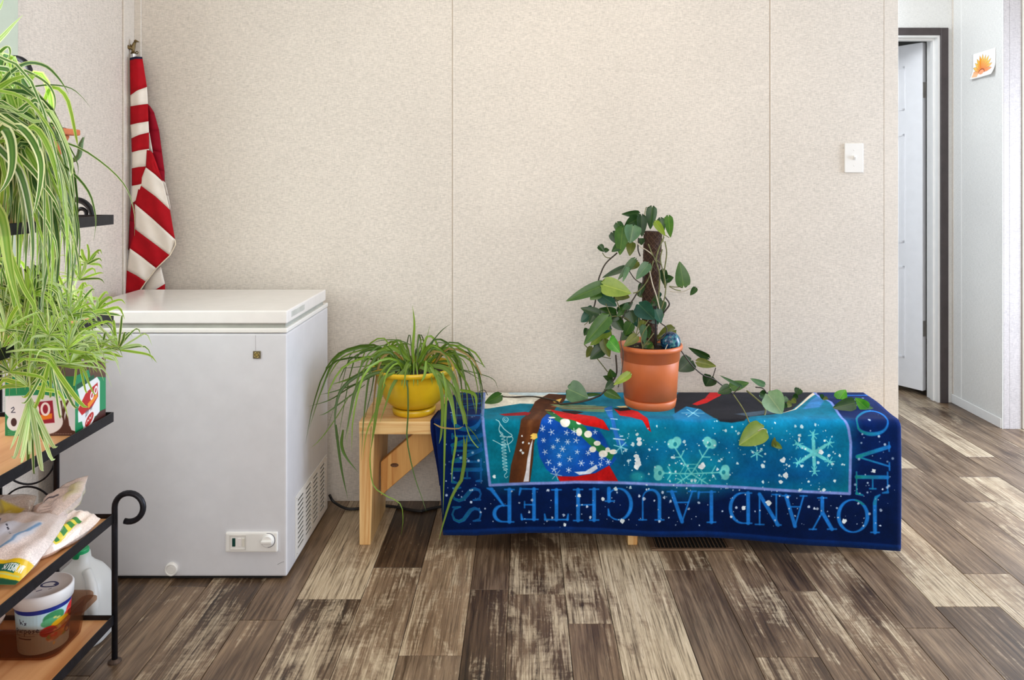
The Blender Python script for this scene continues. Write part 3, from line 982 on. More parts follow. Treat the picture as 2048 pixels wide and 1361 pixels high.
pW = cloth_piece([[(295, 262), (299, 266)], [(295, 300), (306, 306)]], [1], lambda t, x, y: 2.968, 5)
pC = cloth_piece([[(294, 300), (300, 301), (305, 306)], [(292, 335), (310, 349), (326, 364)], [(279, 369), (310, 392), (340, 420)], [(270, 408), (308, 440), (350, 479)], [(270, 458), (303, 483), (340, 511)], [(260, 497), (285, 515), (313, 537)], [(254, 541), (273, 551), (292, 564)], [(251, 586), (262, 586), (277, 584)], [(251, 612), (262, 612), (272, 612)]],
                 [0, 1, 0, 1, 0, 1, 0, 0], lambda t, x, y: 2.944 - 0.006 * t * (1 - t) * 4 + 0.0035 * math.sin(x * 0.16 - y * 0.05) + (0.004 if y < 330 else 0), 17, 7)
pD = cloth_piece([[(296, 552), (322, 534)], [(280, 596), (312, 579), (330, 568)], [(283, 620), (331, 620)]], [1, 0], lambda t, x, y: 2.970 - 0.006 * math.sin(math.pi * t), 9)
pE = cloth_piece([[(324, 360), (331, 366)], [(330, 390), (337, 392)], [(338, 415), (343, 424)]], [1, 1], lambda t, x, y: 2.972, 5)
flag_part('cloth', pA, pB, pW, pC, pD, pE)
M_HEM = plain('cream hem', (226, 212, 188), 0.8)
mk('hem', *tube([W(x, y, 2.9405) for x, y in ((350, 480), (351, 490), (340, 511), (313, 537), (292, 564), (279, 583))], 0.0022, 6), M_HEM, fl)
M_BRZ = plain('dark bronze', (110, 92, 58), 0.4, 0.7, var=0.2, scale=120)
s = 2.966 / FPX
P = lambda x, y, d=0: W(x, y, 2.966) + Vector((0, d, 0))
fin = mk('finial', *join(tube([P(266, 105), P(266, 100), P(266, 95), P(268, 89), P(270.3, 84)], [3 * s, 3.2 * s, 4.4 * s, 3.4 * s, 2.6 * s], 10),
                         tube([P(269, 82.5), P(271, 81.5), P(274, 83), P(278.5, 84)], [2.2 * s, 2.6 * s, 2.0 * s, 0.5 * s], 8),
                         tube([P(267, 98, -.004), P(259, 96, -.008), P(254, 90, -.010), P(252, 82, -.010), P(251, 75, -.010)], [2.4 * s, 3.8 * s, 3.6 * s, 2.6 * s, 0.6 * s], 8),
                         tube([P(267, 98, .004), P(260, 95, .008), P(256, 89, .010), P(255, 81, .010), P(255.6, 74, .010)], [2.4 * s, 3.8 * s, 3.4 * s, 2.4 * s, 0.6 * s], 8),
                         tube([P(262, 106.5), P(272, 106)], 1.9 * s, 8),
                         tube([P(274 + 2.3 * math.cos(a), 105.2 + 2.3 * math.sin(a)) for a in [k * math.pi / 8 for k in range(17)]], 0.9 * s, 6)), M_BRZ, fl, smooth=True, label='small bronze bird ornament')

# ------------------------------------------------------------------ pine bench
bn = thing('bench', 'low knotty pine plank bench partly covered by the blue blanket', 'bench', (0.35, 2.79, 0))
mk('seat', *box(-0.565, 1.255, 2.642, 2.945, 0.381, 0.425, 0.004, 2), M_PINE, bn)
for xa, xb in ((-0.565, -0.513), (0.353, 0.398), (1.19, 1.242)):
    w = xb - xa
    mk('leg', *hexa([(xa, 2.650, 0), (xa + w * 0.74, 2.650, 0), (xa + w * 0.74, 2.936, 0), (xa, 2.936, 0), (xa, 2.647, 0.381), (xb, 2.647, 0.381), (xb, 2.936, 0.381), (xa, 2.936, 0.381)], 0.003, 2), M_PINEZ, bn)


def brace(p0, p1, hw, y0, y1):
    d = (Vector((p1[0] - p0[0], 0, p1[1] - p0[1]))).normalized()
    n = Vector((-d.z, 0, d.x)) * hw
    c = []
    for y in (y0, y1):
        c.append([Vector((p0[0], y, p0[1])) + n, Vector((p0[0], y, p0[1])) - n, Vector((p1[0], y, p1[1])) - n, Vector((p1[0], y, p1[1])) + n])
    return c


# diagonal board from the left leg up to the seat, its ends cut flush
zb0, zb1 = WZ(993, 2.76), WZ(925, 2.76)
x0, x1 = -0.512, -0.30
zt = 0.3805
sl = math.tan(math.radians(41))
pts = [(x0, zb0), (x0 + (zt - zb0) / sl, zt), (x0 + (zt - zb1) / sl, zt), (x0, zb1)]
mk('brace', *hexa([(pts[0][0], 2.76, pts[0][1]), (pts[1][0], 2.76, pts[1][1]), (pts[1][0], 2.80, pts[1][1]), (pts[0][0], 2.80, pts[0][1]),
                   (pts[3][0], 2.76, pts[3][1]), (pts[2][0], 2.76, pts[2][1]), (pts[2][0], 2.80, pts[2][1]), (pts[3][0], 2.80, pts[3][1])], 0.002, 1), M_PINED, bn)
kx_, kz_ = WX(789, 2.76), WZ(931, 2.76)
kv, kf = ydisc(0, 0, 0, [(0.011, 0), (0.009, 0.0012), (0.004, 0.0006)], 14)
mk('knot', [Vector((kx_ + v.x * 1.4, 2.7602 + v.y, kz_ + v.z * 0.7)) for v in kv], kf, plain('dark knot', (96, 58, 28), 0.5, var=0.3, scale=160), bn)

# black cord on the floor behind the bench
o = mk('power_cord', *tube(catmull([(WX(659, 2.95), 2.95, 0.05), (WX(668, 2.96), 2.955, 0.022), (WX(690, 2.93), 2.93, 0.008), (WX(712, 2.93), 2.93, 0.0055), (-0.60, 2.950, 0.0055), (-0.545, 2.958, 0.0055), (-0.49, 2.948, 0.0055), (-0.44, 2.925, 0.0055), (-0.39, 2.91, 0.0055), (WX(850, 2.92), 2.92, 0.0055), (WX(900, 2.96), 2.96, 0.0055), (-0.1, 2.975, 0.0055)], 60), 0.0052, 8), plain('black rubber cord', (24, 23, 24), 0.5), smooth=True)
tag(o, 'black power cord running along the floor behind the bench leg', 'cord')

# ------------------------------------------------------------------ floor register
fv = thing('floor_register', 'brown metal floor register half hidden under the blanket hem', 'vent', (0.57, 2.66, 0))
M_REG = plain('brown register metal', (112, 88, 68), 0.45, 0.3, var=0.08)
ya, yb2 = 2.607, 2.725
xa, xb = WX(1303, 2.607), WX(1470, 2.607)
mk('frame', *join(box(xa, xb, ya, ya + 0.016, 0.0, 0.005, 0.002, 1), box(xa, xb, yb2 - 0.016, yb2, 0.0, 0.005, 0.002, 1), box(xa, xa + 0.018, ya + 0.016, yb2 - 0.016, 0.0, 0.005, 0.002, 1), box(xb - 0.018, xb, ya + 0.016, yb2 - 0.016, 0.0, 0.005, 0.002, 1)), M_REG, fv)
mk('dark_duct', *box(xa + 0.018, xb - 0.018, ya + 0.016, yb2 - 0.016, 0.0, 0.0006), M_DARK, fv)
n = 19
for i in range(n):
    x = xa + 0.022 + (xb - xa - 0.044) * i / (n - 1)
    mk('slat', *box(x - 0.0016, x + 0.0016, ya + 0.0155, yb2 - 0.0155, 0.0005, 0.0042), M_REG, fv)

# ------------------------------------------------------------------ blanket print
YBK, YFR, TL, RR, ZT = 2.955, 2.61, 0.325, 0.02, 0.432
AL = RR * math.pi / 2
U0, PPM = -0.37, 1000.0


def uv_of(px, py):
    """photo position -> distance along the bench and along the draped cloth (metres)"""
    if py >= 857:
        return (px - VX) * YFR / FPX, TL + AL + (ZT - RR) - WZ(py, YFR)
    if py <= 842:
        Y = FPX * (CH - ZT) / (py - VY)
        return (px - VX) * Y / FPX, YBK - Y
    t = (py - 842) / 15.0
    ya_ = FPX * (CH - ZT) / (842 - VY)
    va, vb = YBK - ya_, TL + AL + (ZT - RR) - WZ(857, YFR)
    Y = ya_ + (YFR - ya_) * t
    return (px - VX) * Y / FPX, va + (vb - va) * t


cw, chh = 1700, 800
bc = Canvas(cw, chh, (2, 29, 84))


def Q(px, py):
    u, v = uv_of(px, py)
    return ((u - U0) * PPM, v * PPM)


def QS(pts, dens=True):
    out = []
    n = len(pts)
    for i, p in enumerate(pts):
        q = pts[(i + 1) % n]
        k = max(1, int(max(abs(q[0] - p[0]), abs(q[1] - p[1])) / 8)) if dens else 1
        for j in range(k):
            out.append(Q(p[0] + (q[0] - p[0]) * j / k, p[1] + (q[1] - p[1]) * j / k))
    return out


def QL(pts):
    out = []
    for p, q in zip(pts, pts[1:]):
        k = max(1, int(max(abs(q[0] - p[0]), abs(q[1] - p[1])) / 8))
        for j in range(k):
            out.append(Q(p[0] + (q[0] - p[0]) * j / k, p[1] + (q[1] - p[1]) * j / k))
    out.append(Q(*pts[-1]))
    return out


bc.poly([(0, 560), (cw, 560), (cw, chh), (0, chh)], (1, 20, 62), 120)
# the sewn hem along the bottom
hem = [(885, 1058), (950, 1057), (1060, 1050), (1130, 1049), (1200, 1053), (1300, 1060), (1400, 1060), (1500, 1067), (1600, 1074), (1700, 1080), (1800, 1086)]
bc.poly(QL(hem) + QL([(1805, 1130), (880, 1130)]), (6, 40, 100), 2)
bc.stroke(QL(hem), 2, (6, 18, 62), 1.5, 0.7)
inner = [(969, 783), (965, 838), (967, 852), (980, 970), (1060, 965), (1150, 962), (1250, 965), (1400, 971), (1500, 976), (1600, 981), (1697, 986), (1700, 885), (1696, 858), (1685, 842), (1662, 815), (1640, 800), (1622, 783)]
pi_ = QS(inner)
bc.poly(pi_, (4, 112, 140), 1.0)


def inside(rgb, pts, soft=1.0, alpha=1.0):
    bc.poly(QS(pts), rgb, soft, alpha)


def splat(px, py, r, rgb, alpha=1.0):
    x, y = Q(px, py)
    k = YFR / FPX * PPM
    n = 9
    bc.poly([(x + r * k * rs.uniform(.6, 1.35) * math.cos(i * 2 * math.pi / n), y + r * k * rs.uniform(.6, 1.35) * math.sin(i * 2 * math.pi / n)) for i in range(n)], rgb, 0.9, alpha)


def blob(px, py, rx, ry, rgb, soft=1.0, alpha=1.0):
    x, y = Q(px, py)
    k = YFR / FPX * PPM
    bc.ell(x, y, rx * k, ry * k, rgb, soft, alpha)


for px, py, rx, ry, c in ((1300, 890, 150, 60, (4, 84, 140)), (1480, 900, 170, 50, (6, 96, 152)), (1420, 860, 200, 14, (10, 140, 178)), (1610, 850, 90, 22, (18, 138, 186)), (1280, 870, 60, 20, (10, 134, 158)), (1385, 945, 90, 40, (12, 136, 160)), (1640, 900, 60, 60, (6, 112, 160)), (1560, 950, 120, 26, (4, 78, 140)), (1250, 940, 60, 30, (4, 82, 122)), (1010, 900, 60, 70, (4, 108, 130))):
    blob(px, py, rx, ry, c, 42, 0.8)
# snow bank and sky along the far side of the bench
inside((228, 226, 214), [(968, 783), (1130, 783), (1100, 800), (1090, 812), (1040, 812), (975, 822), (966, 822)], 2)
inside((196, 220, 234), [(1010, 783), (1150, 783), (1130, 793), (1060, 797), (1020, 793)], 3, 0.8)
inside((28, 134, 170), [(1150, 800), (1260, 783), (1262, 822), (1190, 818)], 3)
inside((206, 222, 230), [(1120, 796), (1200, 797), (1150, 806), (1100, 804)], 3, 0.9)
# bare tree
inside((84, 48, 28), [(1098, 792), (1135, 795), (1128, 806), (1112, 818), (1100, 838), (1082, 852), (1072, 872), (1068, 886), (1066, 920), (1060, 964), (1018, 966), (1022, 930), (1030, 900), (1037, 868), (1042, 846), (1058, 828), (1070, 808)], 1.4)
for a, b, c in (((1060, 850), (1046, 960), (120, 72, 36)), ((1052, 880), (1036, 960), (104, 60, 30)), ((1082, 826), (1060, 850), (116, 74, 46)), ((1110, 800), (1085, 826), (60, 34, 22))):
    bc.stroke(QL([a, b]), 9, c, 8, 0.7)
inside((150, 26, 34), [(998, 832), (1050, 827), (1062, 829), (1056, 835), (1010, 836)], 1.5)
inside((226, 226, 232), [(1066, 876), (1063, 900), (1060, 930), (1058, 961), (1047, 962), (1052, 940), (1055, 915), (1060, 892)], 1.2)
# starred coat, scarf and boots of the little figure
inside((14, 74, 168), [(1094, 832), (1084, 842), (1077, 862), (1074, 885), (1079, 912), (1092, 936), (1108, 950), (1140, 952), (1180, 950), (1215, 938), (1232, 918), (1222, 902), (1212, 886), (1205, 870), (1185, 856), (1150, 852), (1120, 842)], 1.2)
blob(1130, 900, 30, 26, (24, 112, 196), 24, 0.8)
blob(1210, 870, 16, 14, (10, 60, 150), 10, 0.8)
inside((10, 110, 140), [(1198, 858), (1228, 862), (1240, 905), (1232, 906), (1214, 884)], 3)
inside((178, 20, 22), [(1114, 950), (1150, 951), (1190, 945), (1218, 930), (1226, 944), (1236, 962), (1120, 962)], 1.2)
inside((206, 220, 238), [(1148, 942), (1170, 941), (1192, 928), (1195, 936), (1180, 946), (1158, 948)], 1.2)
inside((40, 116, 66), [(1092, 826), (1112, 831), (1150, 846), (1172, 856), (1180, 872), (1204, 890), (1228, 908), (1222, 921), (1200, 906), (1178, 888), (1160, 870), (1140, 858), (1110, 846)], 1.0)
for px, py, rx, ry in ((1130, 849, 10, 8), (1104, 840, 7, 5), (1158, 864, 6, 8), (1176, 868, 8, 7), (1185, 898, 7, 6), (1194, 886, 7, 5), (1206, 907, 9, 7), (1215, 899, 5, 5), (1158, 849, 6, 4), (1226, 903, 8, 5), (1112, 831, 6, 2)):
    blob(px, py, rx, ry, (236, 234, 222), 1.0)
inside((196, 24, 22), [(1100, 822), (1125, 828), (1160, 834), (1190, 838), (1206, 846), (1219, 861), (1196, 856), (1168, 853), (1146, 846), (1122, 840), (1108, 830)], 1.0)
inside((34, 22, 22), [(1122, 825), (1150, 826), (1168, 830), (1150, 834), (1128, 829)], 1.0)
inside((120, 150, 110), [(1100, 812), (1160, 812), (1215, 818), (1208, 830), (1170, 828), (1130, 822)], 3, 0.9)
for a, b, c in (((1105, 816), (1205, 819), (196, 120, 88)), ((1120, 821), (1210, 823), (176, 62, 50)), ((1140, 813), (1190, 814), (210, 206, 180)), ((1150, 825), (1205, 827), (86, 130, 92))):
    bc.stroke(QL([a, b]), 6, c, 5, 0.85)
bc.stroke(QL([(1092, 823), (1101, 824)]), 6, (222, 190, 110), 1.5)
inside((232, 196, 96), [(1066, 866), (1060, 871), (1064, 873), (1060, 876), (1068, 879), (1075, 875), (1074, 867)], 1.0)
inside((226, 188, 100), [(1106, 806), (1124, 801), (1119, 808), (1108, 809)], 1.0)
inside((40, 112, 196), [(1208, 822), (1224, 816), (1226, 838), (1238, 872), (1256, 892), (1234, 890), (1228, 870), (1221, 846)], 1.6)
for a, b in (((1222, 842), (1234, 844)), ((1221, 857), (1237, 859)), ((1227, 877), (1248, 879)), ((1240, 872), (1245, 872)), ((1212, 827), (1224, 826))):
    bc.stroke(QL([a, b]), 4.2, (190, 222, 246), 1.2)
inside((196, 20, 22), [(1228, 824), (1250, 823), (1275, 828), (1294, 840), (1302, 864), (1294, 858), (1284, 846), (1262, 839), (1240, 836)], 1.0)
inside((30, 20, 24), [(1226, 823), (1255, 820), (1262, 826), (1240, 828)], 1.0)
inside((224, 206, 150), [(1232, 818), (1252, 817), (1256, 821), (1240, 821)], 1.0)
# big dark bird shape lying over the far edge
inside((30, 30, 36), [(1346, 804), (1362, 783), (1640, 783), (1606, 806), (1580, 828), (1552, 833), (1500, 838), (1488, 847), (1462, 850), (1438, 848), (1428, 840), (1400, 822), (1350, 832)], 2)
inside((190, 22, 20), [(1384, 814), (1410, 802), (1424, 783), (1450, 783), (1440, 797), (1414, 811), (1394, 816)], 1.5)
inside((26, 120, 170), [(1344, 834), (1372, 818), (1400, 822), (1428, 842), (1400, 850), (1350, 846)], 3)
inside((84, 108, 128), [(1470, 832), (1550, 822), (1560, 830), (1500, 838)], 5, 0.7)
bc.stroke(QL([(1566, 831), (1590, 824), (1604, 812), (1622, 796), (1630, 790)]), [3, 5, 7, 12, 16], (232, 214, 190), 2)
inside((70, 130, 200), [(1606, 824), (1622, 806), (1640, 795), (1652, 806), (1640, 822)], 4, 0.8)
for dx, dy in ((22, 0), (-22, 0), (10, -8), (-10, 8), (12, 7), (-12, -7)):
    bc.stroke(QL([(1386, 830), (1386 + dx, 830 + dy)]), 4, (150, 214, 230), 2)


def rays(px, py, r, nn, width, rgb, rot=0.0, alpha=1.0, sy=1.0):
    for kk in range(nn):
        t = rot + 2 * math.pi * kk / nn
        bc.stroke(QL([(px, py), (px + r * math.cos(t), py + r * sy * math.sin(t))]), [width, width * 0.6] if False else width, rgb, 1.2, alpha)


# starry snow on the coat
ST = [(1100, 847), (1085, 858), (1103, 864), (1087, 880), (1133, 865), (1148, 863), (1115, 880), (1135, 883), (1152, 880), (1106, 893), (1090, 903), (1125, 897), (1154, 903), (1176, 905), (1097, 923), (1119, 927), (1139, 917), (1162, 925), (1183, 925), (1137, 938), (1108, 937), (1118, 910), (1200, 928), (1203, 915), (1190, 864), (1216, 923)]
for i, (px, py) in enumerate(ST):
    rays(px, py, 4.4 + 0.8 * (i % 3), 6 if i % 2 else 5, 2.0, (222, 234, 248), 0.3 * i)
# large pale snowflakes
FL1 = (112, 208, 208)
fc = (1382, 947)
for ex, ey in ((1348, 893), (1418, 893), (1318, 945), (1448, 945), (1350, 968), (1415, 968)):
    bc.stroke(QL([fc, (ex, ey)]), 4.5, FL1, 1.5, 0.9)
    mx_, my_ = fc[0] + (ex - fc[0]) * 0.62, fc[1] + (ey - fc[1]) * 0.62
    for sgn in (-1, 1):
        dx, dy = ex - fc[0], ey - fc[1]
        bc.stroke(QL([(mx_, my_), (mx_ + dx * 0.12 - sgn * dy * 0.2, my_ + dy * 0.12 + sgn * dx * 0.2)]), 4, FL1, 1.5, 0.85)
for ex, ey, a in ((1350, 889, -2.0), (1417, 889, -1.1), (1320, 945, 3.14), (1446, 945, 0.0)):
    for sgn in (-0.9, 0.9):
        blob(ex + 7 * math.cos(a + sgn), ey + 7 * math.sin(a + sgn), 9, 10, FL1, 2, 0.95)
    blob(ex - 2 * math.cos(a), ey - 2 * math.sin(a), 6, 6, FL1, 2, 0.95)
    blob(ex + 1 * math.cos(a), ey + 1 * math.sin(a), 3.6, 4.4, (22, 128, 150), 1.2, 0.9)
for r in (14, 24):
    bc.stroke([Q(fc[0] + r * math.cos(k * math.pi / 3), min(968, fc[1] + r * 0.9 * math.sin(k * math.pi / 3))) for k in range(7)], 3, FL1, 1.5, 0.8)
rays(1626, 905, 40, 6, 7, (104, 206, 212), 0.5, 0.95)
rays(1626, 905, 24, 6, 12, (104, 206, 212), 0.5, 0.9)
for kk in range(6):
    t = 0.5 + kk * math.pi / 3
    rays(1626 + 36 * math.cos(t), 905 + 36 * math.sin(t), 10, 6, 3, (104, 206, 212), kk)
rays(1513, 907, 13, 6, 4, (110, 206, 214), 0.5)
rays(1241, 894, 14, 6, 3.4, (130, 206, 224), 0.3)
rays(1112, 947, 11, 6, 2.4, (150, 180, 200), 0.2)
blob(1274, 952, 14, 9, (40, 150, 158), 6, 0.7)
# signature scribble with its copyright circle
SG = (188, 226, 232)
bc.stroke([Q(1011 + 5.5 * math.cos(k * 0.42), 844 + 5.5 * math.sin(k * 0.42)) for k in range(16)], 1.8, SG, 1.0)
bc.stroke([Q(1011 + 2.6 * math.cos(0.8 + k * 0.4), 844 + 2.6 * math.sin(0.8 + k * 0.4)) for k in range(12)], 1.6, SG, 1.0)
sig = []
for k in range(9):
    y0_ = 884 + k * 6.4
    sig += [(1003 + k * .45, y0_), (1010 + k * .45, y0_ + 1.6), (1011 + k * .45, y0_ + 3.4), (1004 + k * .45, y0_ + 4.2)]
for path, w_ in (([(992, 845), (998, 848), (1000, 852), (998, 858), (1001, 866), (1008, 872), (1020, 874), (1024, 870), (1016, 864), (1006, 856), (999, 850)], 2.6), ([(999, 862), (1006, 868), (1000, 872), (1010, 874), (1003, 878), (1011, 880), (1004, 884)], 2.2),
                 ([(986, 880), (994, 884), (1004, 889), (1014, 889), (1022, 884), (1026, 878), (1023, 873), (1016, 873), (1014, 880), (1017, 892), (1020, 903)], 2.4), (sig, 2.2), ([(1008, 938), (1014, 943), (1009, 950), (1012, 955), (1016, 952)], 2.0)):
    bc.stroke([Q(p.x, p.y) for p in catmull([(a, b, 0) for a, b in path], len(path) * 4)], w_, SG, 1.0, 0.95)
# pale ribbon round the picture
bc.stroke(pi_[:-1] if False else QL(inner), 10, (118, 140, 214), 1.6, 0.95)
bc.stroke(QL(inner), 3.4, (150, 166, 226), 1.6, 0.6)
# lettering
LET = []


def letters(text, frames, turn):
    """frames: for each letter its photo box (x0, y0, x1, y1); turn 180 or 90 (reading downwards)"""
    for ch, (xa_, ya_, xb_, yb_) in zip(text, frames):
        w, sts = GL[ch]
        for pts, wd in sts:
            if turn == 180:
                P = [(xb_ - gx / w * (xb_ - xa_), ya_ + gy * (yb_ - ya_)) for gx, gy in pts]
                sc_ = (yb_ - ya_)
            else:
                P = [(xa_ + gy * (xb_ - xa_), ya_ + gx / w * (yb_ - ya_)) for gx, gy in pts]
                sc_ = (xb_ - xa_)
            k = sc_ * YFR / FPX * PPM
            LET.append((QL(P) if len(P) == 2 else [Q(*p) for p in P], wd, k, len(P)))


letters('LAUGHTER', [(1393, 984, 1434, 1044), (1334, 982, 1392, 1042), (1274, 979, 1330, 1038), (1209, 976, 1266, 1038), (1143, 977, 1200, 1038), (1087, 977, 1138, 1036), (1036, 976, 1080, 1036), (976, 978, 1032, 1042)], 180)
letters('AND', [(1563, 990, 1612, 1050), (1508, 988, 1562, 1048), (1456, 986, 1506, 1046)], 180)
letters('JOY', [(1738, 998, 1760, 1062), (1669, 998, 1736, 1062), (1616, 994, 1668, 1056)], 180)
letters('DNESS', [(905, 828, 962, 862), (905, 866, 962, 896), (905, 928, 962, 968), (905, 972, 962, 1004), (905, 1010, 962, 1046)], 90)
letters('N', [(905, 894, 962, 930)], 90)
letters('KIN', [(920, 783, 962, 795), (920, 799, 962, 805), (915, 810, 962, 824)], 90)
letters('OVE', [(1712, 824, 1774, 872), (1713, 886, 1776, 938), (1711, 938, 1772, 992)], 90)
letters('L', [(1690, 790, 1740, 806)], 90)
ys_ = np.linspace(0, 1, chh)[:, None]
for pts, wd, k, n_ in LET:
    if isinstance(wd, (list, tuple)):
        ww = [max(2.2, v * k) for v in wd]
        if len(ww) != len(pts):
            ww = [ww[int(i * (len(ww) - 1) / max(1, len(pts) - 1))] for i in range(len(pts))]
    else:
        ww = max(2.2, wd * k)
    bc.stroke(pts, ww, (30, 124, 214), 2.0, 0.95)
    if not isinstance(ww, list) and ww > 9:
        bc.stroke(pts, ww * 0.4, (24, 104, 196), 3.0, 0.6)
# teal blush at the ends of the letters (the print fades from blue to green)
keep = bc.a.copy()
lum = (np.abs(bc.a[..., 2] - 214 / 255) < 0.16) & (np.abs(bc.a[..., 0] - 30 / 255) < 0.1)
yy, xx = np.mgrid[0:chh, 0:cw]
x905, _ = Q(905, 950)
x962, _ = Q(962, 950)
side = (xx < x962 + 4) & (xx > x905 - 8)
g = np.clip((x962 - xx) / (x962 - x905), 0, 1)[..., None] * (side & lum)[..., None]
bc.a = bc.a * (1 - g * 0.8) + np.array([24, 128, 128]) / 255 * g * 0.8
bc.a[side & lum] *= 0.72
x7, _ = Q(1710, 950)
x8, _ = Q(1776, 950)
side2 = (xx > x7 - 6) & (xx < x8 + 6) & (yy < 610)
g = np.clip((x8 - xx) / (x8 - x7), 0, 1)[..., None] * (side2 & lum)[..., None]
bc.a = bc.a * (1 - g * 0.85) + np.array([24, 132, 110]) / 255 * g * 0.85
# spattered snow
rs = random.Random(11)
k1 = YFR / FPX * PPM
for i in range(210):
    px, py = rs.uniform(1230, 1690), rs.uniform(846, 982)
    r = rs.choice([0.8, 0.9, 1.1, 1.4, 1.8, 2.4, 3.2]) * (1 if rs.random() < .8 else 1.3)
    x, y = Q(px, py)
    splat(px, py, r, (214, 236, 242), rs.uniform(.75, 1))
for i in range(150):
    px, py = rs.uniform(890, 1790), rs.uniform(975, 1052)
    r = rs.choice([0.7, 0.8, 1.0, 1.3, 1.6, 2.2, 3.2]) * (1.2 if rs.random() < .2 else .9)
    x, y = Q(px, py)
    splat(px, py, r, (206, 222, 244), rs.uniform(.7, 1))
for i in range(70):
    side_ = rs.random() < .5
    px, py = (rs.uniform(890, 972) if side_ else rs.uniform(1708, 1790)), rs.uniform(800, 1000)
    r = rs.choice([0.8, 1.0, 1.4, 2.0, 2.6])
    x, y = Q(px, py)
    bc.ell(x, y, r * k1, r * k1, (190, 210, 236), 1.4, rs.uniform(.5, .95))
for px, py, r in ((1044, 872, 2), (1046, 884, 2.4), (1042, 900, 3), (1046, 905, 3), (1058, 886, 2), (1277, 878, 5), (1278, 886, 5), (1272, 912, 5), (1274, 918, 6), (1276, 926, 7), (1274, 932, 6), (1403, 932, 7), (1373, 833, 2), (1565, 920, 6), (1570, 950, 6), (1560, 962, 4), (1640, 904, 5), (1745, 941, 5), (1686, 1040, 5), (1158, 989, 4), (1129, 1046, 4), (1244, 1040, 5), (988, 953, 4), (1205, 996, 4), (1536, 1005, 6), (1487, 1015, 5)):
    splat(px, py, r * .95, (226, 238, 244))
bc.mottled(0.10, 26, 2)
bc.mottled(0.06, 6, 5)
M_BLK = printed('printed fleece', bc.image('blanket print'), 0.95, 0.10, 0.06, 0.04)
M_NAVYF = plain('navy fleece back', (9, 24, 76), 0.95, var=0.12, scale=300, spec=0.1, bump=0.5)


def bottom_px(px):
    tab = [(860, 1068), (950, 1070), (1060, 1063), (1130, 1062), (1200, 1066), (1300, 1072), (1400, 1073), (1500, 1080), (1600, 1087), (1700, 1093), (1800, 1099)]
    for a, b in zip(tab, tab[1:]):
        if px <= b[0]:
            t = max(0, (px - a[0]) / (b[0] - a[0]))
            return a[1] + (b[1] - a[1]) * t
    return tab[-1][1]


def blanket_pt(u, v, drop=0.0):
    wav = 0.004 * math.sin(u * 6.1 + 0.7) + 0.0025 * math.sin(u * 15.7)
    if v <= TL:
        t = v / TL
        z = ZT + 0.003 * math.sin(u * 9 + v * 20) * math.sin(math.pi * t) + 0.002
        if u > 0.95:
            z += 0.010 * math.exp(-((u - 1.12) / 0.09) ** 2) * math.sin(math.pi * min(1, t * 1.1)) ** 2
        return (u, YBK - v, z)
    if v <= TL + AL:
        a = (v - TL) / RR
        return (u, YBK - TL - RR * math.sin(a), ZT - RR + RR * math.cos(a) + 0.002 * math.cos(a))
    s_ = v - TL - AL
    return (u, YFR - wav * min(1, s_ / 0.15) - 0.006 * (s_ / 0.4), ZT - RR - s_)


def left_edge(v):
    for a, b in (((0.0, -0.262), (0.12, -0.285)), ((0.12, -0.285), (TL, -0.308)), ((TL, -0.308), (TL + AL, -0.3)), ((TL + AL, -0.3), (0.55, -0.283)), ((0.55, -0.283), (0.80, -0.268))):
        if v <= b[0]:
            return a[1] + (b[1] - a[1]) * (v - a[0]) / (b[0] - a[0])
    return -0.268


def right_edge(v):
    for a, b in (((0.0, 1.292), (0.05, 1.290)), ((0.05, 1.290), (TL, 1.266)), ((TL, 1.266), (TL + AL, 1.264)), ((TL + AL, 1.264), (0.8, 1.258))):
        if v <= b[0]:
            return a[1] + (b[1] - a[1]) * (v - a[0]) / (b[0] - a[0])
    return 1.258


nu, rowsv = 110, [TL * i / 22 for i in range(22)] + [TL + AL * i / 6 for i in range(6)] + [None] * 26
rows, uv = [], []
for j, v in enumerate(rowsv):
    r = []
    for i in range(nu + 1):
        vv = v
        if vv is None:
            t = (j - 28) / 25
            ua = left_edge(0.7) + (right_edge(0.7) - left_edge(0.7)) * i / nu
            vb = TL + AL + (ZT - RR) - max(0.004, WZ(bottom_px(VX + ua * FPX / YFR), YFR))
            vv = TL + AL + (vb - TL - AL) * t
        u = left_edge(vv) + (right_edge(vv) - left_edge(vv)) * i / nu
        r.append(blanket_pt(u, vv))
        uv.append(((u - U0) * PPM / cw, 1 - vv * PPM / chh))
    rows.append(r)
bk = thing('blanket', 'blue fleece holiday blanket with snowflakes and lettering draped over the bench', 'blanket', (0.48, 2.79, 0.432))
VF = gridf(rows)
bo = mk('fleece', VF[0], VF[1], M_BLK, bk, uv=uv, smooth=True)
so = bo.modifiers.new('thickness', 'SOLIDIFY')
so.thickness = 0.005
so.offset = -1.0
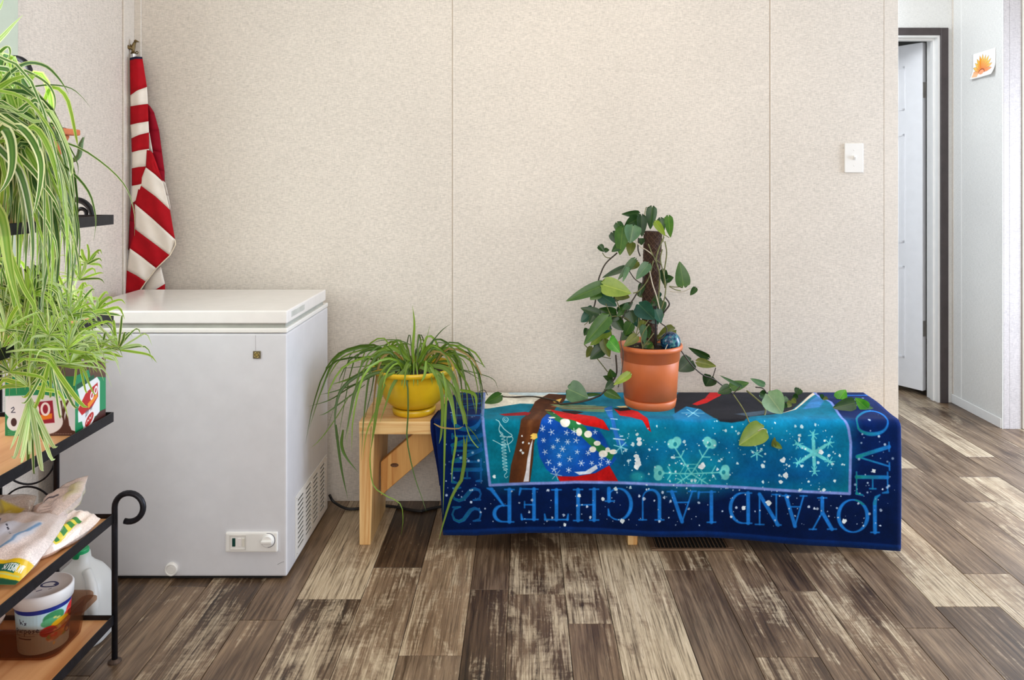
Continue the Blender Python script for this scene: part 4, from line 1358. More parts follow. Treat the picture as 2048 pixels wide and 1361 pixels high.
# the corner that hangs behind, folded under at the left end
rows = []
for j in range(22):
    t = j / 21
    if t < 0.3:
        q = t / 0.3
        zc, yc, off = ZT - 0.001 - 0.004 * q, 2.74 - 0.10 * q, 0
    else:
        q = (t - 0.3) / 0.7
        zc, yc, off = ZT - 0.012 - (ZT - 0.012 - WZ(972, 2.63)) * q, 2.63 - 0.012 * min(1, q * 8) + 0.012, 0.024 * q
    xl = -0.317 + off + (0.012 * (1 - t / 0.3) if t < 0.3 else 0) - 0.004 * math.sin(t * 5)
    rows.append([(xl + (-0.255 - xl) * i / 8, yc - 0.004 * math.sin(i * 1.2 + t * 4), zc) for i in range(9)])
V, F = gridf(rows)
ff = mk('folded_corner', V, F, M_NAVYF, bk, smooth=True)
so = ff.modifiers.new('thickness', 'SOLIDIFY')
so.thickness = 0.004
mk('lit_edge', *tube([Vector(blanket_pt(right_edge(v) + 0.001, v)) + Vector((0, 0.001, -0.002)) for v in [0.0 + i * 0.755 / 60 for i in range(61)]], 0.0034, 7), plain('lit fleece edge', (36, 74, 140), 0.9, spec=0.1), bk, smooth=True)  # lighter blue rim: light along the fleece edge put into its colour

# ------------------------------------------------------------------ leaves
EYE = Vector((0, 0, CH))


def blade(P, width, n=12, twist=0.0, fold=0.25, tipw=0.04, prof=None, basew=0.55):
    """a strap leaf along the points: three vertices across, folded along the middle"""
    C = catmull(P, n)
    V, F, U = [], [], []
    for i in range(n):
        t = i / (n - 1)
        tan = (C[min(i + 1, n - 1)] - C[max(i - 1, 0)])
        if tan.length < 1e-9:
            tan = Vector((0, 0, 1))
        tan.normalize()
        view = (EYE - C[i]).normalized()
        side = tan.cross(view)
        if side.length < 0.05:
            side = tan.cross(Vector((0.3, 0.2, 1)))
        side.normalize()
        side = (Matrix.Rotation(twist, 3, tan) @ side)
        nrm = side.cross(tan)
        w = width * 0.5 * (min(1, basew + t * 2.2) if t < 0.3 else 1) * (1 if t < 0.4 else max(tipw, 1 - ((t - 0.4) / 0.6) ** 1.7))
        V += [C[i] - side * w + nrm * w * fold, C[i] - nrm * w * fold * 0.4, C[i] + side * w + nrm * w * fold]
        U += [(0.0, t), (0.5, t), (1.0, t)]
        if i:
            b = (i - 1) * 3
            F += [(b, b + 1, b + 4, b + 3), (b + 1, b + 2, b + 5, b + 4)]
    return V, F, U


def heart(base, tip, width, roll=0.0, cup=0.12, droop=0.10):
    """heart-shaped leaf from the stalk end to the tip"""
    base, tip = Vector(base), Vector(tip)
    a = tip - base
    L = a.length
    a.normalize()
    view = (EYE - base).normalized()
    s = a.cross(view)
    if s.length < 0.05:
        s = a.cross(Vector((0, 0, 1)))
    s.normalize()
    s = Matrix.Rotation(roll, 3, a) @ s
    n = s.cross(a)
    if n.dot(view) < 0:
        n = -n
    ys = [-0.13, -0.10, -0.05, 0.02, 0.10, 0.20, 0.31, 0.43, 0.55, 0.67, 0.78, 0.88, 0.95, 1.0]
    py_ = [-0.13, -0.10, -0.05, 0.02, 0.10, 0.22, 0.36, 0.52, 0.68, 0.82, 0.92, 0.97, 1.0]
    ph_ = [0.17, 0.29, 0.39, 0.46, 0.50, 0.53, 0.51, 0.44, 0.34, 0.22, 0.12, 0.06, 0.008]
    V, F, U = [], [], []
    fs = (-1, -0.68, -0.34, 0, 0.34, 0.68, 1)
    for r, y in enumerate(ys):
        h = float(np.interp(y, py_, ph_))
        for k, f in enumerate(fs):
            yy, ff_ = y, f
            if y < 0.03:                     # the notch and the two lobes at the stalk
                depth = (0.03 - y) / 0.16
                lobe = 1 - abs(abs(f) - 0.55) / 0.55
                yy = y * max(0.0, lobe) ** 0.6 if y < 0 else y
                if k == 3:
                    yy = max(0.0, y)
            z = cup * (abs(f) ** 1.5) * h * width * 0.9 - droop * max(0, y) ** 2 * L
            V.append(base + a * (yy * L) + s * (ff_ * h * width) + n * z)
            U.append((0.5 + f * h, max(0, y)))
        if r:
            b = (r - 1) * 7
            F += [(b + k, b + k + 1, b + k + 8, b + k + 7) for k in range(6)]
    return V, F, U


def px3(pts, Y):
    """photo polyline -> points in the room; Y a depth, or a pair (first, last)"""
    y0, y1 = Y if isinstance(Y, tuple) else (Y, Y)
    n = len(pts)
    return [W(p[0], p[1], (p[2] if len(p) > 2 else y0 + (y1 - y0) * i / max(1, n - 1))) for i, p in enumerate(pts)]


M_GRASS = leafmat('grassy green leaf', (118, 150, 50), (104, 140, 40), (130, 160, 62), 0.3)
M_GRASSD = leafmat('dark grassy leaf', (76, 106, 40), (66, 96, 34), (84, 114, 46), 0.25)
M_STRAW = leafmat('dry leaf', (168, 140, 78), (150, 124, 66), None, 0.2)

# ------------------------------------------------------------------ yellow bowl with the trailing green plant
YP = 2.75
xc = WX(828, YP)
yp = thing('bowl_plant', 'yellow bowl pot of long trailing green grassy leaves on the bare bench end', 'potted plant', (xc, YP, 0.425))
M_YEL = plain('yellow glazed bowl', (212, 174, 26), 0.3, var=0.07, scale=9)
ZB = 0.4255
mk('saucer', *lathe([(0.066, 0), (0.074, 0.002), (0.0785, 0.022), (0.074, 0.0245), (0.066, 0.0235)], (xc, YP, ZB), 40), M_YEL, yp, smooth=True)
mk('bowl', *lathe([(0.062, 0.026), (0.070, 0.027), (0.071, 0.029), (0.078, 0.031), (0.102, 0.052), (0.122, 0.088), (0.134, 0.126), (0.137, 0.150), (0.1455, 0.151), (0.1465, 0.163), (0.143, 0.168), (0.136, 0.166), (0.130, 0.142), (0.05, 0.138)], (xc, YP, ZB), 48), M_YEL, yp, smooth=True)
mk('soil', *lathe([(0.131, 0.140), (0.10, 0.148), (0.04, 0.152)], (xc, YP, ZB), 30), M_SOIL, yp, smooth=True)
RZ = ZB + 0.16
G = [  # (points in photo pixels, width px, depth range, dark?)
    ([(830, 730), (826, 700), (829, 650), (825, 611)], 6, (2.76, 2.76), 0), ([(812, 728), (800, 700), (790, 669)], 2.5, (2.72, 2.70), 1), ([(838, 722), (850, 690), (861, 646)], 2, (2.78, 2.8), 0),
    ([(860, 700), (868, 680), (885, 660), (903, 647)], 2.4, (2.78, 2.8), 1), ([(830, 695), (800, 682), (765, 681), (740, 688)], 2.4, (2.80, 2.82), 1), ([(835, 725), (850, 700), (866, 692), (885, 705), (908, 728), (940, 780), (952, 830)], 8, (2.74, 2.66), 0),
    ([(820, 722), (795, 700), (772, 697), (750, 715), (735, 745)], 10, (2.74, 2.70), 0), ([(815, 728), (780, 722), (740, 738), (700, 758), (662, 770)], 8, (2.74, 2.74), 0), ([(805, 735), (760, 735), (710, 755), (680, 785), (670, 830), (672, 880)], 7, (2.70, 2.60), 1),
    ([(800, 740), (740, 750), (712, 780), (700, 830), (690, 880)], 7, (2.66, 2.58), 1), ([(672, 850), (676, 890), (684, 945), (696, 1000)], 5, (2.60, 2.60), 1), ([(686, 860), (683, 890), (692, 915), (716, 945)], 6, (2.60, 2.62), 1),
    ([(790, 745), (765, 760), (757, 800), (748, 860), (741, 905)], 8, (2.62, 2.585), 0), ([(742, 895), (740, 925), (746, 970), (768, 990), (800, 1008), (806, 1040), (802, 1072)], 2.6, (2.585, 2.58), 0), ([(822, 730), (800, 750), (784, 775), (775, 800), (760, 845)], 7, (2.63, 2.59), 0),
    ([(808, 745), (815, 770), (816, 830), (814, 880), (828, 950), (845, 1000), (853, 1025)], 3, (2.62, 2.58), 1), ([(852, 722), (849, 750), (842, 765)], 6, (2.62, 2.60), 0), ([(840, 735), (880, 752), (900, 790), (910, 825)], 11, (2.66, 2.59), 0),
    ([(850, 730), (895, 740), (915, 780), (925, 830)], 10, (2.68, 2.59), 0), ([(870, 740), (905, 775), (925, 820), (931, 860), (926, 950), (905, 990), (886, 1050), (878, 1080)], 8, (2.64, 2.565), 0), ([(885, 745), (892, 780), (890, 850), (888, 950), (886, 1030)], 5, (2.62, 2.58), 0),
    ([(860, 735), (880, 770), (885, 820), (882, 870), (878, 888)], 7, (2.62, 2.59), 0), ([(868, 742), (900, 800), (912, 870), (905, 930), (903, 965)], 6, (2.63, 2.58), 0), ([(860, 720), (900, 706), (935, 714), (965, 730), (974, 740)], 2.2, (2.80, 2.84), 1),
    ([(855, 725), (890, 730), (935, 745), (975, 770)], 2.4, (2.76, 2.74), 1), ([(900, 735), (945, 745), (985, 758), (997, 780)], 2, (2.78, 2.80), 1), ([(790, 728), (740, 732), (700, 736), (671, 737)], 2, (2.82, 2.84), 1), ([(770, 740), (720, 765), (670, 783), (640, 790)], 3, (2.74, 2.66), 1),
    ([(740, 755), (700, 775), (660, 800), (616, 814)], 3, (2.72, 2.60), 1), ([(730, 770), (690, 800), (655, 825), (638, 832)], 3, (2.70, 2.64), 1), ([(700, 790), (670, 840), (640, 880), (621, 897)], 2.4, (2.68, 2.60), 0), ([(932, 850), (950, 870), (962, 890)], 2, (2.58, 2.575), 1), ([(930, 845), (940, 875), (955, 895), (957, 893)], 2.2, (2.58, 2.575), 0),
    ([(868, 848), (885, 856), (915, 858), (928, 852)], 3, (2.60, 2.58), 2), ([(920, 780), (950, 790), (953, 828)], 7, (2.62, 2.59), 0), ([(800, 742), (770, 770), (758, 810), (735, 860), (725, 920)], 4, (2.66, 2.60), 0)]
for pts, wp, Y, d in G:
    V, F, U = blade(px3(pts, Y), wp * 2.65 / FPX, 16, rnd.uniform(-.5, .5), 0.3)
    mk('leaf', V, F, (M_GRASS, M_GRASSD, M_STRAW)[d], yp, uv=U, smooth=True)
rg = random.Random(21)
for i in range(84):
    a = rg.uniform(0, 2 * math.pi)
    R = rg.uniform(0.12, 0.30)
    r0 = rg.uniform(0.01, 0.06)
    up = rg.uniform(0.02, 0.11)
    dn = rg.choice([0.02, 0.06, 0.12, 0.2, 0.3]) * rg.uniform(.5, 1.1)
    ca, sa = math.cos(a), math.sin(a)
    if sa > 0.25:
        R = min(R, 0.16)
        dn = min(dn, 0.06)
    if ca > 0.5:
        R = min(R, 0.19)
    if sa < -0.35 and abs(ca) < 0.75 and i % 4:
        R, dn, up = min(R, 0.13), 0.02, min(up, 0.05)
    p0 = Vector((xc + r0 * ca, YP + r0 * sa, RZ - 0.015))
    pts = [p0, p0 + Vector((ca * R * 0.35, sa * R * 0.35, up)), p0 + Vector((ca * R * 0.8, sa * R * 0.8, up * 0.75)), p0 + Vector((ca * R, sa * R, up * 0.2 - dn * 0.45)), p0 + Vector((ca * R * 1.03, sa * R * 1.03, up * 0.1 - dn))]
    if min(p.z for p in pts) < 0.45:
        pts = [p if p.z > 0.45 else Vector((p.x, min(p.y, 2.60), p.z)) for p in pts]
    V, F, U = blade(pts, rg.uniform(0.0035, 0.0095), 12, rg.uniform(-.7, .7), 0.3)
    mk('leaf', V, F, (M_GRASS, M_GRASS, M_GRASSD)[i % 3] if i % 17 else M_STRAW, yp, uv=U, smooth=True)

# ------------------------------------------------------------------ terracotta pot with the climbing philodendron
YT = 2.795
xt = WX(1300, YT)
tp = thing('philodendron', 'heart-leaved climbing plant on a moss pole in a terracotta pot on the blanket', 'potted plant', (xt, YT, 0.436))
M_TER = plain('terracotta plastic', (194, 104, 56), 0.45, var=0.05, scale=8)
ZP = 0.4365
Z1 = WZ(705, YT - 0.115)
H = Z1 - ZP
mk('saucer', *lathe([(0.082, 0), (0.0895, 0.002), (0.0945, 0.030), (0.092, 0.032), (0.080, 0.032)], (xt, YT, ZP), 48), M_TER, tp, smooth=True)
mk('pot', *lathe([(0.080, 0.028), (0.0885, 0.0335), (0.0895, 0.036), (0.0945, 0.037), (0.1030, H - 0.052), (0.1022, H - 0.050), (0.1022, H - 0.048), (0.1055, H - 0.0465), (0.1075, H - 0.012), (0.1145, H - 0.010), (0.1165, H - 0.002), (0.1150, H + 0.006), (0.110, H + 0.008), (0.106, H + 0.002), (0.100, H - 0.02), (0.05, H - 0.022)], (xt, YT, ZP), 56), M_TER, tp, smooth=True)
mk('soil', *lathe([(0.104, H - 0.014), (0.09, H - 0.008), (0.05, H - 0.002), (0.01, H)], (xt, YT, ZP), 32), M_SOIL, tp, smooth=True)
x = NT('coir pole')
v = x.coords((1, 1, 1))
nz = x.noise(v, 130, 5, 0.7)
vo = x.n('ShaderNodeTexVoronoi')
vo.inputs['Scale'].default_value = 190
x.l(v, vo.inputs['Vector'])
x.base(x.mix(0.6, x.ramp(nz, [(0.3, RGB(30, 20, 16)), (0.55, RGB(78, 52, 36)), (0.75, RGB(140, 104, 70))]), x.ramp(vo.outputs['Distance'], [(0.0, RGB(150, 112, 74)), (0.25, RGB(52, 34, 28))])))
x.b.inputs['Roughness'].default_value = 0.95
x.bump(nz, 1.0, 0.006)
pc = [W(1298, 706, YT), W(1300, 620, YT), W(1303, 540, YT), W(1306, 463, YT)]
mk('moss_pole', *tube(catmull(pc, 40), [0.0255 + 0.006 * i / 39 + 0.0016 * math.sin(i * 2.1) for i in range(40)], 18), x.m, tp, smooth=True)
bnet = []
for kk in range(10):
    for sg in (-1, 1):
        cpts = catmull(pc, 34)
        bnet.append(tube([cpts[i] + Vector((math.cos(sg * i * 0.34 + kk * 0.628) * (0.0272 + 0.006 * i / 33), math.sin(sg * i * 0.34 + kk * 0.628) * (0.0272 + 0.006 * i / 33), 0)) for i in range(34)], 0.0008, 4))
mk('netting', *join(*bnet), plain('brown netting', (84, 58, 40), 0.7), tp, kind='stuff')
mk('support_stake', *tube([W(1311, 705, 2.755), W(1312, 612, 2.755)], 0.0028, 8), plain('black stake', (18, 18, 18), 0.5), tp)
M_VINE = plain('olive vine', (104, 106, 62), 0.6, var=0.2, scale=60)
M_VINED = plain('dark vine', (52, 44, 34), 0.6, var=0.2, scale=60)
M_ROOT = plain('pale root', (188, 178, 158), 0.7, var=0.1)


def c6(p):
    return (1120 + p[0] * 0.17637, 400 + p[1] * 0.17637) + tuple(p[2:])


def c7(p):
    return (1120 + p[0] * 0.1616, 620 + p[1] * 0.1616) + tuple(p[2:])


def c5(p):
    return (1340 + p[0] * 0.2441, 670 + p[1] * 0.2441) + tuple(p[2:])


VN = [(c6, [(650, 600), (520, 720), (460, 840), (435, 920), (410, 1080), (390, 1200), (330, 1330)], 2.8, .0028, 1), (c6, [(1190, 470), (1210, 600), (1190, 760), (1180, 850), (1190, 1000)], 2.75, .0026, 0), (c6, [(1180, 420), (1120, 560), (1090, 700), (1130, 850), (1120, 1100), (1100, 1361)], 2.745, .0028, 0),
      (c6, [(1010, 780), (1050, 960), (1090, 1080), (1130, 1240)], 2.735, .0022, 2), (c6, [(1190, 1100), (1240, 1180), (1200, 1250), (1160, 1300)], 2.75, .003, 1), (c6, [(1000, 500), (1060, 640), (1150, 740)], 2.75, .0022, 0), (c6, [(1160, 560), (1140, 680), (1180, 860), (1200, 1000), (1170, 1180), (1120, 1300)], 2.74, .0024, 0),
      (c6, [(960, 720), (940, 930), (860, 1080), (740, 1270), (700, 1361)], 2.75, .0026, 1), (c6, [(780, 800), (850, 900), (940, 960)], 2.77, .002, 1), (c6, [(1240, 985), (1310, 1020), (1370, 1030)], 2.78, .0018, 0), (c6, [(1240, 980), (1300, 990), (1380, 985)], 2.78, .0018, 0), (c6, [(1250, 1040), (1380, 1045), (1490, 1000)], 2.80, .0013, 2),
      (c6, [(830, 1060), (900, 1030), (1000, 900), (1060, 690)], 2.74, .0022, 0), (c6, [(640, 1140), (700, 1290)], 2.76, .002, 0), (c6, [(520, 1180), (570, 1300), (600, 1361)], 2.76, .002, 0), (c6, [(980, 80), (965, 130), (960, 190)], 2.79, .0016, 0), (c6, [(1240, 430), (1180, 400), (1170, 480)], 2.76, .0016, 0), (c6, [(480, 600), (520, 650), (580, 660)], 2.8, .0018, 0),
      (c6, [(850, 450), (910, 530), (980, 570), (1060, 640), (1110, 760)], 2.755, .002, 2), (c6, [(890, 430), (885, 560), (910, 640)], 2.77, .0026, 1),
      (c7, [(300, 430), (400, 530), (520, 680), (590, 770)], 2.79, .002, 0), (c7, [(400, 540), (520, 580), (630, 605)], 2.77, .0016, 0), (c7, [(690, 560), (700, 780), (640, 900), (560, 1000), (500, 1060)], 2.76, .0032, 1), (c7, [(600, 90), (620, 220), (640, 340)], 2.75, .0028, 0), (c7, [(620, 90), (720, 80), (850, 130), (920, 290)], 2.755, .0024, 0),
      (c7, [(990, 0), (960, 230), (930, 330)], 2.74, .002, 0), (c7, [(1180, 0), (1050, 190), (940, 330)], 2.74, .0018, 0), (c7, [(1100, 180), (1010, 330), (1030, 520)], 2.73, .002, 0), (c7, [(1160, 290), (1020, 480)], 2.735, .0018, 0), (c7, [(760, 270), (755, 420), (780, 520), (770, 720), (720, 960)], 2.685, .0016, 1), (c7, [(1240, 160), (1320, 230), (1290, 330), (1200, 390)], 2.74, .0022, 1),
      (c7, [(380, 110), (520, 90)], 2.79, .0014, 0), (c7, [(390, 50), (350, 140), (300, 190)], 2.8, .0014, 0), (c7, [(1330, 430), (1290, 520)], 2.69, .0014, 2), (c7, [(500, 1060, 2.80), (370, 1110, 2.79), (200, 1150, 2.78), (0, 1170, 2.80)], 2.8, .0034, 1),
      (lambda p: p, [(1120, 809, 2.80), (1110, 802, 2.83), (1068, 794, 2.86), (1019, 795, 2.88), (1000, 793, 2.89)], 2.8, .0028, 1), (lambda p: p, [(975, 791, 2.90), (969, 781, 2.9), (958, 784, 2.9)], 2.9, .0014, 1),
      (c5, [(90, 130), (180, 250), (270, 330), (350, 360), (420, 410), (520, 490)], (2.80, 2.86), .0026, 1), (c5, [(520, 490), (600, 610), (650, 720)], (2.72, 2.592), .0022, 0), (c5, [(520, 480), (560, 440), (575, 420)], 2.75, .0016, 1), (c5, [(630, 460), (690, 510), (780, 600), (770, 700), (800, 800), (790, 835)], (2.76, 2.585), .003, 0), (c5, [(350, 350), (375, 270)], 2.86, .0018, 1), (c5, [(700, 430), (760, 440), (800, 490)], 2.78, .0024, 1),
      (c5, [(720, 790), (760, 770), (790, 780)], 2.585, .0016, 2), (c5, [(270, 340), (300, 330)], 2.86, .0018, 1), (c5, [(1420, 600), (1520, 590), (1660, 600)], 2.86, .0016, 0), (c5, [(860, 870), (870, 900)], 2.59, .0016, 0)]
for fn, pts, Y, r, m in VN:
    mk('vine', *tube(catmull(px3([fn(p) for p in pts], Y), max(8, 6 * len(pts))), r, 6), (M_VINE, M_VINED, M_ROOT)[m], tp, smooth=True)
HL = [heartmat('heart leaf deep green', (28, 60, 28), (44, 78, 34)), heartmat('heart leaf mid green', (52, 92, 36), (72, 112, 44)), heartmat('heart leaf light green', (118, 146, 52), (142, 164, 66)),
      heartmat('heart leaf blue green', (28, 72, 62), (40, 92, 78)), heartmat('heart leaf grey green', (70, 106, 78), (92, 128, 96)), heartmat('heart leaf sunlit pale', (140, 178, 140), (176, 204, 168)), heartmat('heart leaf bright and sunlit green', (52, 128, 30), (86, 160, 44)), heartmat('heart leaf olive', (84, 96, 34), (112, 118, 46))]  # pale green, and bright green at the right end, carry sunlight in their colour
LV = [(c6, (1045, 90), (1020, 335), 110, 0, 2.79), (c6, (1230, 195), (1250, 430), 95, 1, 2.77), (c6, (1085, 250), (1195, 410), 75, 2, 2.74), (c6, (1140, 215), (1170, 390), 80, 0, 2.78), (c6, (890, 155), (705, 165), 70, 0, 2.80), (c6, (925, 185), (930, 420), 105, 0, 2.75), (c6, (885, 215), (735, 300), 130, 0, 2.78), (c6, (830, 300), (795, 490), 170, 4, 2.74), (c6, (650, 265), (730, 400), 100, 0, 2.78),
      (c6, (600, 375), (690, 520), 110, 0, 2.79), (c6, (710, 320), (680, 630), 150, 1, 2.76), (c6, (690, 500), (590, 590), 90, 0, 2.77), (c6, (810, 490), (790, 635), 95, 7, 2.76), (c6, (920, 440), (925, 515), 70, 0, 2.78), (c6, (445, 520), (500, 590), 70, 0, 2.80), (c6, (505, 570), (560, 570), 50, 0, 2.80), (c6, (840, 680), (655, 910), 75, 1, 2.75), (c6, (740, 770), (480, 875), 70, 0, 2.77), (c6, (880, 705), (790, 790), 90, 7, 2.77), (c6, (1000, 730), (860, 900), 110, 4, 2.72),
      (c6, (1400, 970), (1362, 700), 150, 1, 2.78), (c6, (1210, 900), (1285, 880), 80, 0, 2.77), (c6, (490, 970), (65, 1145), 130, 1, 2.76), (c6, (495, 965), (810, 1060), 190, 2, 2.74), (c6, (640, 1060), (790, 1110), 120, 7, 2.755), (c6, (1540, 1000), (1475, 1085), 60, 0, 2.82), (c6, (440, 1295), (235, 1225), 100, 0, 2.77), (c6, (460, 1080), (640, 1210), 140, 3, 2.77), (c6, (620, 1300), (440, 1240), 130, 0, 2.78), (c6, (670, 1270), (830, 1160), 100, 0, 2.77), (c6, (770, 770), (710, 930), 50, 4, 2.74),
      (c6, (900, 1190), (1070, 1361), 190, 3, 2.72), (c6, (800, 1270), (840, 1400), 130, 0, 2.76), (c6, (1090, 1250), (1150, 1400), 110, 3, 2.735), (c6, (1170, 800), (1200, 1000), 80, 0, 2.77), (c6, (930, 960), (900, 1100), 70, 0, 2.78),
      (c7, (590, 95), (290, 430), 170, 1, 2.72), (c7, (600, 250), (370, 440), 130, 2, 2.74), (c7, (340, 240), (300, 320), 70, 0, 2.79), (c7, (545, 380), (610, 590), 120, 7, 2.73), (c7, (620, 390), (740, 530), 130, 6, 2.70), (c7, (530, 480), (370, 610), 140, 0, 2.76), (c7, (840, 30), (900, 160), 140, 0, 2.765), (c7, (690, 120), (780, 260), 140, 0, 2.77), (c7, (880, 170), (800, 320), 130, 1, 2.75), (c7, (950, 330), (790, 450), 110, 7, 2.73), (c7, (1030, 200), (1045, 430), 80, 4, 2.735), (c7, (1410, 250), (1200, 350), 150, 7, 2.82),
      (c7, (860, 795), (660, 930), 90, 2, 2.66), (c7, (650, 830), (620, 740), 100, 1, 2.76), (c7, (640, 870), (535, 820), 70, 0, 2.77), (c7, (650, 900), (560, 985), 90, 0, 2.75), (c7, (110, 985), (350, 1095), 235, 4, 2.80), (c7, (560, 1010), (760, 1100), 100, 1, 2.76), (c7, (340, 1055), (510, 1045), 40, 1, 2.82), (c7, (1620, 630), (1470, 760), 190, 0, 2.88), (c7, (1830, 590), (1590, 470), 80, 0, 2.86), (c7, (1700, 645), (1940, 700), 100, 7, 2.84), (c7, (1870, 830), (1800, 950), 160, 0, 2.85), (c7, (680, 350), (610, 400), 90, 6, 2.71),
      (c5, (490, 435), (390, 480), 75, 0, 2.80), (c5, (500, 430), (650, 390), 75, 1, 2.80), (c5, (580, 420), (412, 340), 28, 4, 2.78), (c5, (770, 410), (660, 360), 45, 4, 2.80), (c5, (740, 480), (800, 510), 60, 0, 2.80), (c5, (805, 490), (925, 650), 165, 5, 2.66), (c5, (760, 775), (565, 905), 160, 2, 2.586), (c5, (855, 890), (920, 935), 45, 2, 2.592), (c5, (850, 915), (858, 840), 36, 7, 2.592), (c5, (1060, 445), (1035, 495), 60, 0, 2.90),
      (c5, (1385, 530), (1440, 450), 90, 6, 2.86), (c5, (1510, 560), (1340, 600), 95, 0, 2.83), (c5, (1610, 600), (1520, 520), 80, 6, 2.82), (c5, (1600, 590), (1670, 605), 30, 4, 2.82), (c5, (960, 520), (920, 545), 40, 4, 2.87), (c5, (1000, 530), (1035, 560), 45, 7, 2.86), (c5, (960, 560), (1000, 585), 55, 7, 2.85), (c5, (1010, 500), (1050, 520), 50, 0, 2.88), (c5, (930, 570), (960, 600), 40, 0, 2.84), (c5, (1260, 520), (1300, 540), 40, 7, 2.88), (c5, (1240, 490), (1260, 540), 30, 0, 2.88),
      (lambda p: p, (1001, 791), (969, 808), 19, 1, 2.87)]
re_ = random.Random(77)
for i in range(34):
    px_, py__ = re_.uniform(1178, 1325), re_.uniform(575, 696)
    a_ = re_.uniform(0.3, 2.8)
    l_ = re_.uniform(16, 30)
    LV.append((lambda p: p, (px_, py__), (px_ + l_ * math.cos(a_), py__ + l_ * math.sin(a_)), l_ * re_.uniform(.6, .85), re_.choice([0, 0, 0, 1, 3, 7]), re_.uniform(2.745, 2.83)))
SCL = {c6: 0.17637, c7: 0.1616, c5: 0.2441}
rh = random.Random(5)
for fn, b, t, w, m, Y in LV:
    bp, tp_ = fn(b), fn(t)
    dy = rh.uniform(-0.02, 0.006)
    rl = rh.uniform(-0.30, 0.30)
    low = max(bp[1], tp_[1] + 0) + w * SCL.get(fn, 1.0) * 0.30 * (abs(tp_[0] - bp[0]) / (abs(tp_[0] - bp[0]) + abs(tp_[1] - bp[1]) + 1))
    if Y > 2.6 and low > 782:
        Y = min(Y, FPX * (CH - 0.442) / (low - VY))
        dy = 0.0
    if Y < 2.6:
        dy, rl = -0.004, 0.1
    V, F, U = heart(W(bp[0], bp[1], Y), W(tp_[0], tp_[1], Y + dy), w * SCL.get(fn, 1.0) * Y / FPX * 1.10, rl, rh.uniform(.1, .35), 0.03 if Y < 2.6 else rh.uniform(0.02, 0.12))
    V = [Vector((v.x, min(v.y, 3.0), max(v.z, 0.4395) if v.y > 2.612 else v.z)) for v in V]
    mk('leaf', V, F, HL[m], tp, uv=U, smooth=True)

# glazed ball sitting in the pot
x = NT('speckled blue glaze')
v = x.coords((1, 1, 1))
na, nb = x.noise(v, 70, 5, 0.65), x.noise(v, 26, 3, 0.5)
x.base(x.ramp(x.math('ADD', x.math('MULTIPLY', na, 0.7), x.math('MULTIPLY', nb, 0.3)), [(0.40, RGB(8, 18, 48)), (0.49, RGB(24, 58, 96)), (0.55, RGB(40, 112, 116)), (0.66, RGB(150, 190, 190))]))
x.b.inputs['Roughness'].default_value = 0.15
x.bump(na, 0.3, 0.002)
bcx, bcz = WX(1341, 2.76), WZ(684, 2.76)
br = 0.036
o = mk('glazed_ball', *lathe([(br * math.sin(math.pi * max(0.02, min(0.98, i / 20))), -br * math.cos(math.pi * max(0.02, min(0.98, i / 20)))) for i in range(21)], (bcx, 2.76, bcz), 32), x.m, smooth=True)
tag(o, 'speckled dark blue and teal glazed ball resting in the terracotta pot', 'ball')

# ------------------------------------------------------------------ tiered wrought-iron plant shelf
SX0, SX1, SY0, SY1 = -1.370, -1.061, 1.18, 2.002
sh = thing('plant_shelf', 'black wrought iron plant stand with wooden shelves by the left wall', 'shelf', (-1.2, 1.6, 0))
SZ = [0.125, 0.387, 0.650, 0.9085, 1.160]
for z in SZ:
    mk('shelf_board', *box(SX0 + 0.004, SX1 - 0.0035, SY0 + 0.004, SY1 - 0.0035, z - 0.0235, z - 0.0115), M_SHELF, sh)
    mk('rail', *join(box(SX1 - 0.003, SX1, SY0, SY1, z - 0.025, z, 0.0006, 1), box(SX0, SX0 + 0.003, SY0, SY1, z - 0.025, z, 0.0006, 1), box(SX0 + 0.003, SX1 - 0.003, SY1 - 0.003, SY1, z - 0.025, z, 0.0006, 1), box(SX0 + 0.003, SX1 - 0.003, SY0, SY0 + 0.003, z - 0.025, z, 0.0006, 1)), M_IRON, sh)


def hook(x, Y, z0, z1, R, r, end, tilt=0.0):
    """upright that ends in a crook bending towards the room"""
    return [Vector((x, Y, z0)), Vector((x, Y, z1 - 0.02))] + arc(x + R, z1, R, 180, end, Y, 22)


for Y in (SY1 + 0.006, SY0 - 0.006):
    pf = WX(226, 2.0)
    mk('post', *tube(hook(pf, Y, 0.006, WZ(1018, 2.0), 0.037, 0.0075, -108), 0.0075, 10), M_IRON, sh, smooth=True)
    mk('foot', *lathe([(0.0165, 0), (0.0165, 0.004), (0.009, 0.009)], (pf, Y, 0), 16), plain('rusty foot', (70, 54, 44), 0.6, 0.3, var=0.25, scale=90), sh)
    mk('post', *tube(hook(WX(109, 2.0), Y, 0.006, WZ(436, 2.0), 0.047, 0.0075, -8), 0.0075, 10), M_IRON, sh, smooth=True)
    mk('scroll', *tube(arc(WX(160, 2.0), WZ(428, 2.0), 0.013, 200, -70, Y - 0.002, 14), 0.005, 8), M_IRON, sh, smooth=True)
    mk('post', *tube(hook(WX(-6, 2.0), Y, 0.006, WZ(146, 2.0), 0.040, 0.0075, -85), 0.0075, 10), M_IRON, sh, smooth=True)
    for x in (WX(109, 2.0), WX(-6, 2.0)):
        mk('foot', *lathe([(0.0165, 0), (0.0165, 0.004), (0.009, 0.009)], (x, Y, 0), 16), M_IRON, sh)
    for zc in (0.51,):
        cx_ = (WX(109, 2.0) + WX(-6, 2.0)) / 2
        for zz in (WZ(917, 2.0), WZ(1031, 2.0)):
            mk('ring', *tube([Vector((cx_ + 0.0705 * math.cos(a), Y, zz + 0.0705 * math.sin(a))) for a in [k * math.pi / 20 for k in range(41)]], 0.0026, 6), M_IRON, sh, smooth=True)

